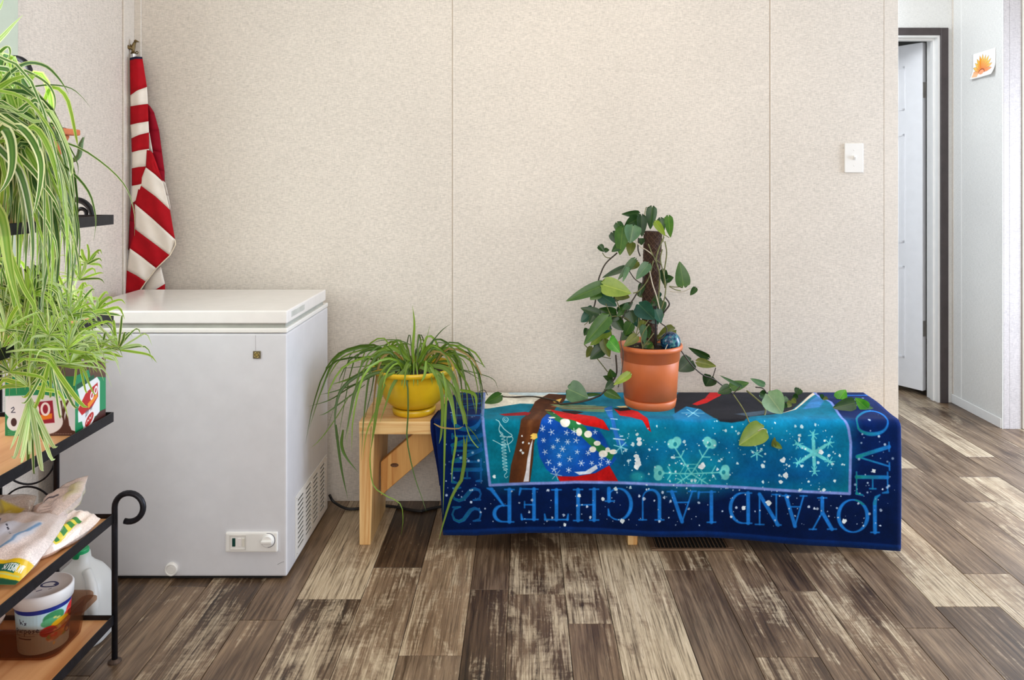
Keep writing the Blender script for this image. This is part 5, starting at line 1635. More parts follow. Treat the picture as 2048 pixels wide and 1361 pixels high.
# ------------------------------------------------------------------ spider plants
M_SPID = leafmat('variegated spider leaf', (236, 238, 206), (62, 108, 42), (100, 142, 66), 0.34, var=0.22)
M_SPIDD = leafmat('green spider leaf', (180, 200, 140), (44, 84, 38), (76, 118, 58), 0.3, var=0.22)
M_SPIDB = leafmat('bright spider leaf', (214, 230, 146), (126, 178, 54), (172, 206, 92), 0.5, var=0.2)
M_SPIDW = leafmat('pale spider leaf', (228, 240, 206), (160, 200, 120), (220, 234, 190), 0.5, var=0.15)
sp = thing('spider_plant', 'large variegated spider plant arching from a terracotta trough on the top shelf', 'potted plant', (-1.21, 1.75, 1.14), 'spider plants on the iron shelf')
M_TER2 = plain('terracotta trough', (198, 110, 66), 0.55, var=0.06)


def trough(x0, x1, y0, y1, z0, z1, zm, t):
    return join(hexa([(x0 + t, y0 + t, z0), (x1 - t, y0 + t, z0), (x1 - t, y1 - t, z0), (x0 + t, y1 - t, z0), (x0 + t * .6, y0 + t * .6, zm), (x1 - t * .6, y0 + t * .6, zm), (x1 - t * .6, y1 - t * .6, zm), (x0 + t * .6, y1 - t * .6, zm)], 0.003, 1),
                hexa([(x0 + t * .45, y0 + t * .45, zm + .0005), (x1 - t * .45, y0 + t * .45, zm + .0005), (x1 - t * .45, y1 - t * .45, zm + .0005), (x0 + t * .45, y1 - t * .45, zm + .0005), (x0 + .004, y0 + .004, z1 - 0.024), (x1 - .004, y0 + .004, z1 - 0.024), (x1 - .004, y1 - .004, z1 - 0.024), (x0 + .004, y1 - .004, z1 - 0.024)], 0.003, 1),
                hexa([(x0 - .012, y0 - .012, z1 - .0235), (x1 + .012, y0 - .012, z1 - .0235), (x1 + .012, y1 + .012, z1 - .0235), (x0 - .012, y1 + .012, z1 - .0235), (x0 - .012, y0 - .012, z1 - .008), (x1 + .012, y0 - .012, z1 - .008), (x1 + .012, y1 + .012, z1 - .008), (x0 - .012, y1 + .012, z1 - .008)], 0.004, 2))


zr = WZ(253, 1.95)
mk('trough', *trough(-1.285, WX(149, 1.95), 1.42, 1.945, SZ[4] - 0.0113, zr, WZ(312, 1.95), 0.040), M_TER2, sp)
mk('soil', *box(-1.275, WX(145, 1.95), 1.435, 1.93, zr - 0.02, zr - 0.005, 0.003, 1), M_SOIL, sp)
KL = [  # (photo points, width px, depth, tone)
    ([(-10, 270), (6, 255), (20, 275), (25, 310), (22, 345), (10, 372), (-6, 390)], 20, (1.60, 1.52), 0), ([(20, 252), (40, 255), (58, 272), (74, 300), (82, 330), (80, 370), (72, 410), (64, 435)], 17, (1.62, 1.54), 0), ([(-5, 294), (30, 308), (60, 335), (92, 375), (112, 405), (122, 436)], 13, (1.62, 1.56), 0),
    ([(40, 208), (58, 225), (76, 262), (88, 300), (92, 330)], 18, (1.72, 1.66), 2), ([(30, 225), (70, 200), (95, 222), (118, 258), (134, 300), (143, 345), (148, 390), (146, 420)], 11, (1.66, 1.60), 0), ([(40, 285), (85, 277), (122, 283), (165, 299), (210, 330), (243, 362), (260, 392), (269, 430), (269, 472)], 5, (1.70, 1.66), 0),
    ([(60, 300), (100, 312), (150, 350), (178, 385), (189, 420), (192, 448), (187, 482)], 6, (1.68, 1.64), 1), ([(-8, 178), (18, 148), (45, 130), (68, 126), (94, 134), (114, 153), (128, 172), (137, 188)], 9, (1.66, 1.64), 1), ([(40, 141), (68, 150), (95, 168), (108, 190), (110, 212), (104, 236)], 7, (1.70, 1.68), 0),
    ([(-8, 210), (30, 188), (65, 174), (105, 170), (140, 176), (162, 192), (180, 214)], 4, (1.72, 1.70), 1), ([(28, 165), (58, 182), (84, 204), (104, 236), (120, 265)], 8, (1.68, 1.66), 1), ([(-8, 178), (22, 161), (52, 152), (76, 150)], 12, (1.64, 1.62), 2), ([(-10, 90), (10, 68), (28, 48), (46, 30)], 10, (1.66, 1.64), 3), ([(-12, 30), (0, 15), (9, -6)], 9, (1.66, 1.64), 3),
    ([(-6, 112), (8, 97), (18, 95), (20, 108), (13, 128)], 8, (1.66, 1.65), 0), ([(-4, 108), (6, 118), (16, 130), (25, 155)], 5, (1.66, 1.65), 3), ([(-10, 222), (20, 205), (45, 190), (75, 200)], 5, (1.70, 1.70), 1), ([(14, 170), (18, 200), (22, 230), (14, 262)], 12, (1.72, 1.70), 1),
    ([(-10, 410), (8, 450), (18, 520), (30, 580), (48, 645)], 20, (1.56, 1.53), 2), ([(70, 300), (105, 360), (130, 420), (148, 480), (158, 540), (150, 560)], 10, (1.66, 1.62), 0), ([(20, 320), (45, 360), (60, 430), (66, 500), (60, 560)], 15, (1.58, 1.56), 0), ([(90, 320), (120, 380), (146, 450), (150, 520), (138, 545)], 9, (1.70, 1.68), 1),
    ([(10, 380), (40, 340), (48, 420), (36, 520), (40, 600)], 16, (1.70, 1.68), 2), ([(60, 330), (90, 400), (100, 500), (84, 600), (90, 660)], 12, (1.64, 1.62), 0), ([(80, 360), (110, 440), (116, 540), (100, 640)], 14, (1.68, 1.66), 1), ([(40, 560), (70, 620), (62, 700), (50, 780)], 9, (1.60, 1.58), 2), ([(25, 590), (45, 650), (60, 590), (70, 540)], 10, (1.62, 1.60), 2)]
SM = (M_SPID, M_SPIDD, M_SPIDB, M_SPIDW)
ra_ = random.Random(91)


def rooted(P):
    """start the blade in the soil of the trough"""
    b = Vector((ra_.uniform(-1.25, -1.165), min(1.90, max(1.46, P[0].y + ra_.uniform(-.02, .05))), zr - 0.010))
    m = b.lerp(P[0], 0.5) + Vector((0, 0, 0.035))
    return [b, m] + list(P)


def potted(P):
    a = ra_.uniform(0, 6.28)
    b = Vector((-1.215 + 0.04 * math.cos(a), 1.66 + 0.04 * math.sin(a), SZ[3] + 0.104))
    return [b, b.lerp(P[0], 0.5) + Vector((0, 0, 0.03))] + list(P)


for pts, wp, Y, m in KL:
    V, F, U = blade(rooted(px3(pts, Y)), wp * 1.62 / FPX, 22, rnd.uniform(-.35, .35), 0.3)
    mk('leaf', V, F, SM[m], sp, uv=U, smooth=True)
rl_ = random.Random(33)
for i in range(120):
    x0, y0 = rl_.uniform(-30, 75), rl_.uniform(262, 318)
    x2, y2 = rl_.uniform(-15, 152), rl_.uniform(400, 645)
    xm = x0 + (x2 - x0) * rl_.uniform(.55, .85)
    ym = y0 + rl_.uniform(-15, 60)
    Y = rl_.uniform(1.56, 1.86)
    pts = [(x0, y0), ((x0 + xm) / 2, (y0 + ym) / 2 - 18), (xm + 6, ym + 40), (x2 + 4, (ym + y2) / 2 + 30), (x2, y2)]
    V, F, U = blade(rooted(px3(pts, (Y + 0.04, Y))), rl_.uniform(6, 17) * Y / FPX, 18, rl_.uniform(-.9, .9), 0.3)
    mk('leaf', V, F, SM[rl_.choice([0, 0, 1, 1, 2])], sp, uv=U, smooth=True)

# finer leaves fanning out over the room side and drooping
for i in range(32):
    x0, y0 = rl_.uniform(-5, 85), rl_.uniform(225, 320)
    reach = rl_.uniform(40, 110)
    x2 = min(x0 + reach, 146 if i % 6 else 185)
    y2 = y0 + rl_.uniform(90, 280)
    Y = rl_.uniform(1.58, 1.80)
    pts = [(x0, y0), (x0 + (x2 - x0) * .35, y0 - rl_.uniform(0, 26)), (x0 + (x2 - x0) * .8, y0 + (y2 - y0) * .3), (x2, y0 + (y2 - y0) * .7), (x2 - rl_.uniform(-6, 14), y2)]
    V, F, U = blade(rooted(px3(pts, (Y + 0.05, Y))), rl_.uniform(4, 11) * Y / FPX, 20, rl_.uniform(-.7, .7), 0.3)
    mk('leaf', V, F, SM[rl_.choice([0, 0, 1, 1, 3])], sp, uv=U, smooth=True)

# the rest of the tuft, all round the trough
for i in range(58):
    a = ra_.uniform(0, 2 * math.pi)
    ca, sa = math.cos(a), math.sin(a)
    b = Vector((ra_.uniform(-1.25, -1.17), ra_.uniform(1.46, 1.88), zr - 0.010))
    R = ra_.uniform(.10, .26) * (0.45 if ca > 0 and b.y > 1.62 else 1)
    if ca < -0.2:
        R = min(R, .20)
    up, dn = ra_.uniform(.05, .15), ra_.uniform(.02, .30)
    if sa > 0.3 and b.y > 1.7:
        R = min(R, .10)
    d = Vector((ca, sa, 0))
    pts = [b, b + d * R * .35 + Vector((0, 0, up)), b + d * R * .8 + Vector((0, 0, up * .8)), b + d * R * 1.05 + Vector((0, 0, -dn * .4)), b + d * R * 1.1 + Vector((0, 0, -dn))]
    pts = [Vector((max(p.x, -1.49), p.y, p.z)) for p in pts]
    V, F, U = blade(pts, ra_.uniform(.007, .017), 14, ra_.uniform(-.6, .6), 0.3)
    mk('leaf', V, F, SM[ra_.choice([0, 0, 1, 2])], sp, uv=U, smooth=True)

# bristly succulent stem spilling over the end of the trough
cs = catmull(px3([(128, 322), (140, 321), (150, 319), (157, 312), (160, 300), (162, 288), (167, 275)], 1.955), 26)
V, F = tube(cs, [0.0062 * (1 if i < 20 else 1 - (i - 20) / 8) for i in range(26)], 8)
thorn = []
for i in range(2, 25):
    for k in range(3):
        a = k * 2.1 + i
        d = Vector((math.cos(a), math.sin(a) * 0.5, math.sin(a + 1))).normalized()
        thorn.append(lathe([(0.0011, 0), (0.0002, 0.003)], (0, 0, 0), 4))
        q = d.to_track_quat('Z', 'Y')
        thorn[-1] = ([cs[i] + d * 0.0052 + (q @ v) for v in thorn[-1][0]], thorn[-1][1])
st = mk('succulent_stem', V, F, plain('dusty green succulent', (98, 128, 82), 0.6, var=0.12, scale=60), sp, smooth=True, label='spiny dusty green stem curling up past the trough end')
mk('spines', *join(*thorn), plain('spine', (150, 160, 120), 0.6), st, kind='stuff')

# second spider plant one shelf lower, a froth of small plantlets
s2 = thing('spider_plant', 'bright yellow-green spider plant with many plantlets on the fourth shelf', 'potted plant', (-1.21, 1.72, 0.876), 'spider plants on the iron shelf')
M_POTW = plain('white plastic pot', (206, 216, 218), 0.4, var=0.03)
pz = SZ[3] - 0.0113
mk('pot', *lathe([(0.060, 0), (0.064, 0.002), (0.082, 0.12), (0.088, 0.121), (0.088, 0.135), (0.080, 0.135), (0.076, 0.118), (0.03, 0.116)], (-1.215, 1.66, pz), 28), M_POTW, s2, smooth=True)
mk('soil', *lathe([(0.077, 0.118), (0.02, 0.122)], (-1.215, 1.66, pz), 20), M_SOIL, s2)
r2 = random.Random(52)
for i in range(44):
    x0, y0 = r2.uniform(20, 60), r2.uniform(600, 640)
    a = r2.uniform(-2.9, 0.2)
    L = r2.uniform(45, 120)
    ex, ey = x0 + math.cos(a) * L * 0.9, y0 + math.sin(a) * L * 0.6
    Y = 1.66 + r2.uniform(-.08, .1)
    pts = [(x0, y0), ((x0 + ex) / 2, (y0 + ey) / 2 - L * 0.25), (ex, ey), (ex + math.cos(a) * L * 0.15, ey + L * r2.uniform(.1, .8))]
    if min(p[0] for p in pts) < -40:
        continue
    V, F, U = blade(potted(px3(pts, (1.68, Y))), r2.uniform(5, 10) * 1.64 / FPX, 16, r2.uniform(-.8, .8), 0.3)
    mk('leaf', V, F, SM[r2.choice([2, 2, 2, 0, 3])], s2, uv=U, smooth=True)


def plantlet(cx, cy, Y, n, L, rr, src, a0=-3.3, a1=0.2, mats=(2, 2, 0, 3), wid=(3.5, 8), drop=0.5):
    """a tuft on a thin runner: part 'plantlet' with its leaves as sub-parts"""
    run = mk('plantlet', *tube(catmull(potted(px3([src, ((src[0] + cx) / 2 + 6, min(src[1], cy) - 14), (cx, cy)], (1.70, Y))), 20), 0.0014, 5), M_SPIDR, s2, smooth=True)
    for i in range(n):
        a = a0 + (a1 - a0) * (i + rr.random()) / n
        l = L * rr.uniform(.55, 1.15)
        ex, ey = cx + math.cos(a) * l, cy + math.sin(a) * l
        dz = rr.uniform(-.05, .04) * (l / 60)
        pts = [(cx, cy, Y), (cx + math.cos(a) * l * .5 + rr.uniform(-4, 4), cy + math.sin(a) * l * .55, Y + dz * .5), (ex, ey + l * .05, Y + dz), (ex + math.cos(a) * l * .22, ey + l * drop * rr.uniform(.1, 1) * abs(math.cos(a)), Y + dz * 1.2)]
        V, F, U = blade([W(*p) for p in pts], rr.uniform(*wid) * Y / FPX, 9, rr.uniform(-.8, .8), 0.35)
        mk('leaf', V, F, SM[rr.choice(mats)], run, uv=U, smooth=True)


M_SPIDR = plain('pale runner', (196, 206, 140), 0.6, var=0.1)
PL = [(190, 626, 1.86, 14, 52), (236, 700, 1.88, 16, 62), (150, 640, 1.80, 14, 66), (122, 668, 1.76, 14, 62), (88, 690, 1.66, 16, 70), (40, 700, 1.62, 16, 78), (196, 704, 1.84, 14, 56), (170, 716, 1.80, 12, 52), (66, 640, 1.70, 14, 70), (110, 730, 1.68, 12, 54), (12, 660, 1.60, 12, 70), (140, 600, 1.90, 10, 50), (20, 745, 1.60, 14, 60), (176, 528, 1.92, 9, 40), (158, 560, 1.92, 9, 46), (100, 610, 1.74, 12, 60)]
for cx_, cy_, Y, n, L in PL:
    plantlet(cx_, cy_, Y, n, L, r2, (45 + r2.uniform(-10, 10), 610), drop=.6)
for i in range(20):
    plantlet(r2.uniform(-6, 176), r2.uniform(618, 752), r2.uniform(1.58, 1.84), 13, r2.uniform(42, 70), r2, (45 + r2.uniform(-15, 30), 610), mats=(2, 2, 0, 3), wid=(2.6, 6), drop=.8)
# long strands trailing from the crown
for i in range(46):
    x0, y0 = r2.uniform(0, 120), r2.uniform(520, 640)
    x2, y2 = x0 + r2.uniform(-28, 36), y0 + r2.uniform(90, 210)
    Y = r2.uniform(1.58, 1.78)
    pts = [(45 + (x0 - 45) * .6, 612), (x0, min(y0, 606) - 10), (x0 + (x2 - x0) * .6, (y0 + y2) / 2), (x2, min(y2, 800))]
    V, F, U = blade(potted(px3(pts, (1.67, Y))), r2.uniform(4.5, 11) * Y / FPX, 13, r2.uniform(-.8, .8), 0.3)
    mk('leaf', V, F, SM[r2.choice([2, 2, 0, 3, 1])], s2, uv=U, smooth=True)
for i in range(34):
    a = ra_.uniform(1.3, 5.2)
    d = Vector((math.cos(a), math.sin(a), 0))
    b = Vector((-1.215, 1.66, SZ[3] + 0.104)) + d * .03
    R, up, dn = ra_.uniform(.08, .19), ra_.uniform(.03, .08), ra_.uniform(.0, .16)
    pts = [b, b + d * R * .4 + Vector((0, 0, up)), b + d * R * .85 + Vector((0, 0, up * .6)), b + d * R * 1.1 + Vector((0, 0, -dn))]
    V, F, U = blade(pts, ra_.uniform(.006, .012), 12, ra_.uniform(-.6, .6), 0.3)
    mk('leaf', V, F, SM[ra_.choice([2, 2, 0, 3])], s2, uv=U, smooth=True)
# the biggest tuft hangs low over the drink carton
plantlet(60, 796, 1.62, 16, 126, r2, (40, 640), a0=1.08, a1=2.0, mats=(3, 3, 3, 0), wid=(6, 11), drop=.9)
plantlet(56, 772, 1.64, 14, 60, r2, (60, 650), a0=-3.2, a1=0.4, mats=(2, 0, 3), wid=(5, 11), drop=.8)
plantlet(100, 720, 1.62, 9, 120, r2, (80, 640), a0=0.9, a1=2.3, mats=(2, 0, 2), wid=(6, 11), drop=.2)
plantlet(150, 690, 1.74, 9, 90, r2, (100, 640), a0=-0.2, a1=1.6, mats=(2, 2, 3), wid=(4, 8), drop=.5)

# ------------------------------------------------------------------ carton of chocolate drinks on the third shelf
pk = thing('drink_carton', 'green and brown carton of chocolate drinks on the third shelf', 'carton', (-1.155, 1.92, SZ[2] - 0.0114))
zc = SZ[2] - 0.0113
cv = Canvas(334, 290, (20, 142, 92))
cv.poly([(0, 96), (190, 90), (300, 110), (334, 90), (334, 300), (0, 300)], (226, 232, 240), 2)
cv.poly([(0, 180), (60, 250), (110, 262), (60, 300), (0, 300)], (24, 130, 80), 2)
cv.ell(42, 226, 34, 40, (226, 234, 240), 1.5)
cv.ell(42, 224, 14, 20, (60, 34, 42), 1.5)
cv.poly([(90, 270), (230, 256), (272, 190), (268, 150), (262, 120), (270, 118), (276, 160), (282, 130), (302, 112), (306, 118), (290, 150), (292, 200), (316, 262), (334, 268), (334, 300), (70, 300)], (74, 40, 36), 1.5)
cv.ell(196, 220, 80, 62, (232, 234, 240), 2)
cv.ell(308, 196, 26, 46, (222, 228, 240), 2)
cv.poly([(282, 230), (290, 180), (300, 200), (308, 262)], (78, 42, 38), 2)
cv.poly([(110, 130), (226, 118), (236, 226), (122, 236)], (150, 18, 52), 2)
cv.poly([(124, 196), (224, 180), (224, 206), (124, 222)], (232, 130, 34), 2)
cv.stroke(ell_pts(140, 166, 18, 28, 0, 360, 26), 11, (244, 236, 240), 1.2)
cv.stroke(ell_pts(192, 160, 18, 28, 0, 360, 26), 11, (244, 236, 240), 1.2)
cv.stroke([(30, 158), (40, 150), (44, 160), (30, 176), (48, 176)], 4, (50, 58, 84), 1)
cv.ell(248, 96, 13, 13, (150, 176, 200), 1.2)
cv.ell(248, 96, 10, 10, (224, 232, 240), 1.2)
cv.stroke(ell_pts(248, 96, 4, 5, 0, 360, 14), 2, (150, 176, 200), 1)
cv.ell(232, 46, 22, 26, (10, 70, 66), 3)
cv.poly([(222, 30), (234, 40), (230, 60), (220, 52)], (110, 196, 190), 3)
for i in range(16):
    cv.stroke([(130 + i * 12, 281), (137 + i * 12, 281)], 3, (190, 170, 160), 1, .7)
for i in range(3):
    cv.stroke([(14, 266 + i * 9), (56, 270 + i * 9)], 2.5, (120, 196, 150), 1, .8)
front = printed('carton front print', cv.image('carton front'), 0.4)
cs_ = Canvas(286, 290, (24, 136, 88))
cs_.poly([(120, 0), (286, 0), (286, 84), (200, 60), (150, 70)], (92, 64, 50), 2)
cs_.poly([(10, 44), (170, 40), (178, 66), (8, 70)], (14, 84, 58), 2)
cs_.poly([(20, 70), (200, 60), (228, 90), (226, 250), (170, 250), (30, 270), (24, 190), (40, 120)], (230, 232, 234), 2)
cs_.poly([(96, 110), (206, 90), (210, 160), (150, 200), (60, 210), (24, 170)], (186, 28, 34), 2)
cs_.poly([(110, 170), (204, 140), (204, 160), (120, 196)], (232, 140, 40), 2)
for ox, oy in ((188, 124), (152, 140)):
    cs_.ell(ox, oy, 17, 22, (240, 236, 238), 1.2, rot=.35)
    cs_.ell(ox, oy, 7, 12, (186, 28, 34), 1.2, rot=.35)
for i in range(9):
    cs_.stroke([(92, 200 + i * 5), (122, 196 + i * 5)], 2 + (i % 3), (80, 84, 90), .8, .85)
    cs_.stroke([(134, 196 + i * 5), (152, 193 + i * 5)], 2 + ((i + 1) % 3), (80, 84, 90), .8, .85)
cs_.poly([(0, 232), (60, 240), (76, 290), (0, 290)], (18, 128, 80), 2)
cs_.poly([(80, 290), (230, 238), (286, 240), (286, 290)], (74, 38, 36), 2)
cs_.ell(128, 250, 62, 34, (234, 232, 232), 1.5, rot=-.5)
cs_.ell(128, 250, 44, 22, (182, 40, 38), 1.5, rot=-.5)
cs_.stroke([(100, 264), (112, 248), (120, 256), (132, 240), (140, 250), (152, 234)], 4, (240, 230, 226), 1)
sidep = printed('carton side print', cs_.image('carton side'), 0.4)
M_CTOP = plain('carton top', (86, 60, 48), 0.5)
X0, X1, Y0, Y1, Z0, Z1 = WX(10, 1.85), -1.0725, 1.850, 1.985, zc, zc + 0.142
V = [(X0, Y0, Z0), (X1, Y0, Z0), (X1, Y0, Z1), (X0, Y0, Z1), (X1, Y0, Z0), (X1, Y1, Z0), (X1, Y1, Z1 + .006), (X1, Y0, Z1), (X0, Y0, Z1), (X1, Y0, Z1), (X1, Y1, Z1 + .006), (X0, Y1, Z1 + .006), (X0, Y1, Z0), (X0, Y1, Z1 + .006), (X1, Y1, Z1 + .006), (X1, Y1, Z0), (X0, Y0, Z0), (X0, Y1, Z0)]
uvs = [(0, 0), (1, 0), (1, 1), (0, 1), (0, 0), (1, 0), (1, 1), (0, 1)] + [(.5, .5)] * 10
mk('box', V, [(0, 1, 2, 3), (4, 5, 6, 7), (8, 9, 10, 11), (12, 13, 14, 15), (16, 0, 3, 13, 12), (17, 16, 1, 5)][:4] + [(16, 8, 13, 12)], [front, sidep, M_CTOP], pk, uv=uvs, mids=[0, 1, 2, 2, 2])
mk('flap', *hexa([(X1 - 0.001, Y1 - 0.018, Z1 + 0.003), (X1, Y1 - 0.018, Z1 + 0.003), (X1, Y1, Z1 - 0.01), (X1 - 0.001, Y1, Z1 - 0.01), (X1 - 0.008, Y1 - 0.02, Z1 + 0.012), (X1 - 0.007, Y1 - 0.02, Z1 + 0.012), (X1 - 0.004, Y1 + 0.004, Z1 + 0.016), (X1 - 0.005, Y1 + 0.004, Z1 + 0.016)]), M_CTOP, pk, label='raised brown cardboard flap')

# ------------------------------------------------------------------ bags of rice on the second shelf
zs2 = SZ[1] - 0.0112


def pillow(c, ax, ay, lx, ly, th, n=16, seed=1, pinch=0.35, wr=0.004):
    """a soft filled bag: flat sealed ends along its long axis, plump middle"""
    c, ax, ay = Vector(c), Vector(ax).normalized(), Vector(ay)
    ay = (ay - ax * ay.dot(ax)).normalized()
    az = ax.cross(ay)
    rr = random.Random(seed)
    ph = [rr.uniform(0, 6) for _ in range(6)]
    V, F, U = [], [], []
    m = n
    for sgn in (1, -1):
        for j in range(n + 1):
            for i in range(m + 1):
                u, v = i / m * 2 - 1, j / n * 2 - 1
                h = (max(0, 1 - abs(u) ** 2.6)) ** 0.55 * (max(0, 1 - abs(v) ** 3.2)) ** 0.5
                w = wr * (math.sin(u * 7 + ph[0] + v * 3) + math.sin(v * 9 + ph[1] - u * 4) + 0.6 * math.sin(u * 17 + ph[2])) * h
                yw = 1 - pinch * (abs(u) ** 3) * 0.4
                V.append(c + ax * (u * lx) + ay * (v * ly * yw) + az * (sgn * (th * h + w)))
                U.append(((u + 1) / 2, (v + 1) / 2))
    N = (n + 1) * (m + 1)
    for s_ in range(2):
        for j in range(n):
            for i in range(m):
                a = s_ * N + j * (m + 1) + i
                q = (a, a + 1, a + m + 2, a + m + 1)
                F.append(q if s_ == 0 else tuple(reversed(q)))
    return V, F, U


def bag_mat(name, img):
    m = printed(name, img, 0.18, spec=0.7)
    return m


def rice_canvas(w, h, c=(222, 208, 200)):
    c = tuple(min(255, v + 14) for v in c)
    cv = Canvas(w, h, c)
    rr = np.random.RandomState(4)
    g = rr.rand(h // 3 + 2, w // 3 + 2)
    g = np.kron(g, np.ones((3, 3)))[:h, :w]
    cv.a *= (0.92 + 0.14 * g)[..., None]
    return cv


def text(cv, s_, x, y, h, rgb, ang=0.0, bold=1.5, flip=False, sx=0.8):
    """upper-case lettering; ang in radians, image y runs downwards"""
    ca, sa = math.cos(ang), math.sin(ang)
    cx0 = 0.0
    for ch in s_:
        if ch == ' ':
            cx0 += 0.4
            continue
        w, sts = GL[ch]
        for pts, wd in sts:
            P = []
            for gx, gy in pts:
                a, b = (cx0 + gx * sx) * h, (gy * h * 1.9 if flip else -gy * h)
                P.append((x + a * ca - b * sa, y + a * sa + b * ca))
            ww = [max(1.2, v * h * bold) for v in wd] if isinstance(wd, (list, tuple)) else max(1.2, wd * h * bold)
            if isinstance(ww, list) and len(ww) != len(P):
                ww = max(ww)
            cv.stroke(P, ww, rgb, 0.9)
        cx0 += (w + 0.06) * sx


# front bag with its yellow and green label end
cv = rice_canvas(420, 300, (218, 206, 202))
cv.poly([(0, 0), (160, 0), (170, 300), (0, 300)], (176, 164, 156), 40, .5)
cv.poly([(90, 60), (250, 30), (300, 60), (290, 130), (240, 200), (110, 240)], (204, 212, 226), 8, .8)
cv.stroke([(70, 40), (120, 60), (180, 50), (230, 70)], 9, (44, 70, 110), 3, .9)
cv.stroke([(120, 230), (170, 190), (230, 180), (280, 150)], 12, (104, 148, 190), 4, .9)
for i in range(9):
    cv.ell(110 + (i * 37) % 90, 90 + (i * 29) % 70, 4, 3, (50, 56, 70), 1)
cv.poly([(318, 0), (420, 0), (420, 300), (318, 300)], (226, 190, 36), 2)
cv.poly([(338, 20), (378, 20), (378, 262), (338, 262)], (20, 92, 80), 2)
cv.poly([(384, 10), (390, 10), (390, 290), (384, 290)], (190, 200, 120), 2)
cv.poly([(402, 200), (420, 200), (420, 300), (402, 300)], (20, 80, 60), 2)
text(cv, 'MORELOS', 342, 286, 15, (236, 240, 240), -math.pi / 2, 2.2, True, 0.82)
m1 = bag_mat('rice bag print with label', cv.image('rice bag label'))
c = W(62, 1078, 1.80)
V, F, U = pillow((-1.165, 1.752, zs2 + 0.044), (0.02, -0.9, -0.30), (-1, -0.02, 0.03), 0.105, 0.088, 0.026, 18, 3)
V = [Vector((v.x, v.y, max(v.z, zs2 + 0.001))) for v in V]
o = mk('rice_bag', V, F, m1, uv=U, smooth=True)
tag(o, 'clear rice bag with a yellow and green label end lying at the shelf front', 'bag', 'bags on the second shelf')
# middle bag, its sealed end pointing up
cv = rice_canvas(360, 300, (214, 200, 194))
cv.stroke([(90, 190), (150, 170), (210, 180), (250, 160)], 8, (58, 56, 70), 3, .9)
for i in range(7):
    cv.stroke([(120 + i * 20, 60 + i * 9), (190 + i * 14, 40 + i * 10)], 5, (150, 134, 128), 4, .7)
cv.poly([(300, 40), (345, 60), (345, 200), (300, 220)], (186, 186, 120), 14, .6)
cv.poly([(0, 0), (60, 0), (80, 300), (0, 300)], (176, 160, 150), 30, .6)
m2 = bag_mat('rice bag print plain', cv.image('rice bag plain'))
V, F, U = pillow((-1.150, 1.880, zs2 + 0.070), (0.82, 0.10, 0.62), (0.35, -0.9, -0.2), 0.098, 0.055, 0.024, 16, 8, .6)
V = [Vector((v.x, v.y, max(v.z, zs2 + 0.0012))) for v in V]
o = mk('rice_bag', V, F, m2, uv=U, smooth=True)
tag(o, 'clear rice bag leaning with its sealed tip pointing up', 'bag', 'bags on the second shelf')
# right bag with green and yellow bars
cv = rice_canvas(380, 260, (226, 208, 196))
cv.poly([(70, 150), (250, 110), (270, 190), (90, 246)], (226, 206, 60), 2)
for i in range(4):
    x_ = 84 + i * 52
    cv.poly([(x_, 148 - i * 10), (x_ + 26, 142 - i * 10), (x_ + 40, 222 - i * 12), (x_ + 12, 230 - i * 12)], (44, 128, 52), 2)
m3 = bag_mat('rice bag print with bars', cv.image('rice bag bars'))
V, F, U = pillow((-1.108, 1.853, zs2 + 0.029), (0.30, 0.95, 0.10), (-0.95, 0.3, 0.25), 0.088, 0.042, 0.024, 16, 12, .8)
V = [Vector((v.x, v.y, max(v.z, zs2 + 0.001))) for v in V]
o = mk('rice_bag', V, F, m3, uv=U, smooth=True)
tag(o, 'clear rice bag with green and yellow bars lying nearest the rail', 'bag', 'bags on the second shelf')
# dull bag at the back
cv = rice_canvas(300, 260, (168, 156, 146))
cv.poly([(180, 60), (280, 90), (270, 130), (190, 120)], (196, 176, 60), 6, .9)
for i in range(6):
    cv.stroke([(30 + i * 30, 60), (70 + i * 34, 200)], 7, (120, 110, 106), 6, .6)
m4 = bag_mat('crumpled bag print', cv.image('crumpled bag'))
V, F, U = pillow((-1.275, 1.86, zs2 + 0.052), (0.9, 0.1, 0.05), (0.0, 0.75, 0.65), 0.080, 0.068, 0.03, 16, 20, .4, .006)
V = [Vector((v.x, v.y, max(v.z, zs2 + 0.001))) for v in V]
o = mk('rice_bag', V, F, m4, uv=U, smooth=True)
tag(o, 'dull crumpled clear bag with a yellow patch behind the others', 'bag', 'bags on the second shelf')

# ------------------------------------------------------------------ amber glass dish on the bottom shelf
zb = SZ[0] - 0.0112
amb = NT('amber glass')
amb.b.inputs['Base Color'].default_value = (0.16, 0.07, 0.04, 1)
amb.b.inputs['Roughness'].default_value = 0.06
_t = amb.n('ShaderNodeBsdfTransparent')
_t.inputs[0].default_value = (0.80, 0.64, 0.53, 1)
_m = amb.n('ShaderNodeMixShader')
_m.inputs[0].default_value = 0.16
amb.l(_t.outputs[0], _m.inputs[1])
amb.l(amb.b.outputs[0], _m.inputs[2])
amb.l(_m.outputs[0], amb.o.inputs['Surface'])


def rrect(cx, cy, hx, hy, r, z, n=6):
    out = []
    for qx, qy, a0 in ((1, 1, 0), (-1, 1, 90), (-1, -1, 180), (1, -1, 270)):
        for i in range(n + 1):
            a = math.radians(a0 + 90 * i / n)
            out.append(Vector((cx + qx * (hx - r) + r * math.cos(a), cy + qy * (hy - r) + r * math.sin(a), z)))
    return out


def shell(rings, cap0=True):
    n = len(rings[0])
    V = [p for r in rings for p in r]
    F = []
    for j in range(len(rings) - 1):
        for k in range(n):
            k2 = (k + 1) % n
            F.append((j * n + k, j * n + k2, (j + 1) * n + k2, (j + 1) * n + k))
    if cap0:
        F.append(tuple(range(n - 1, -1, -1)))
        F.append(tuple((len(rings) - 1) * n + k for k in range(n)))
    return V, F


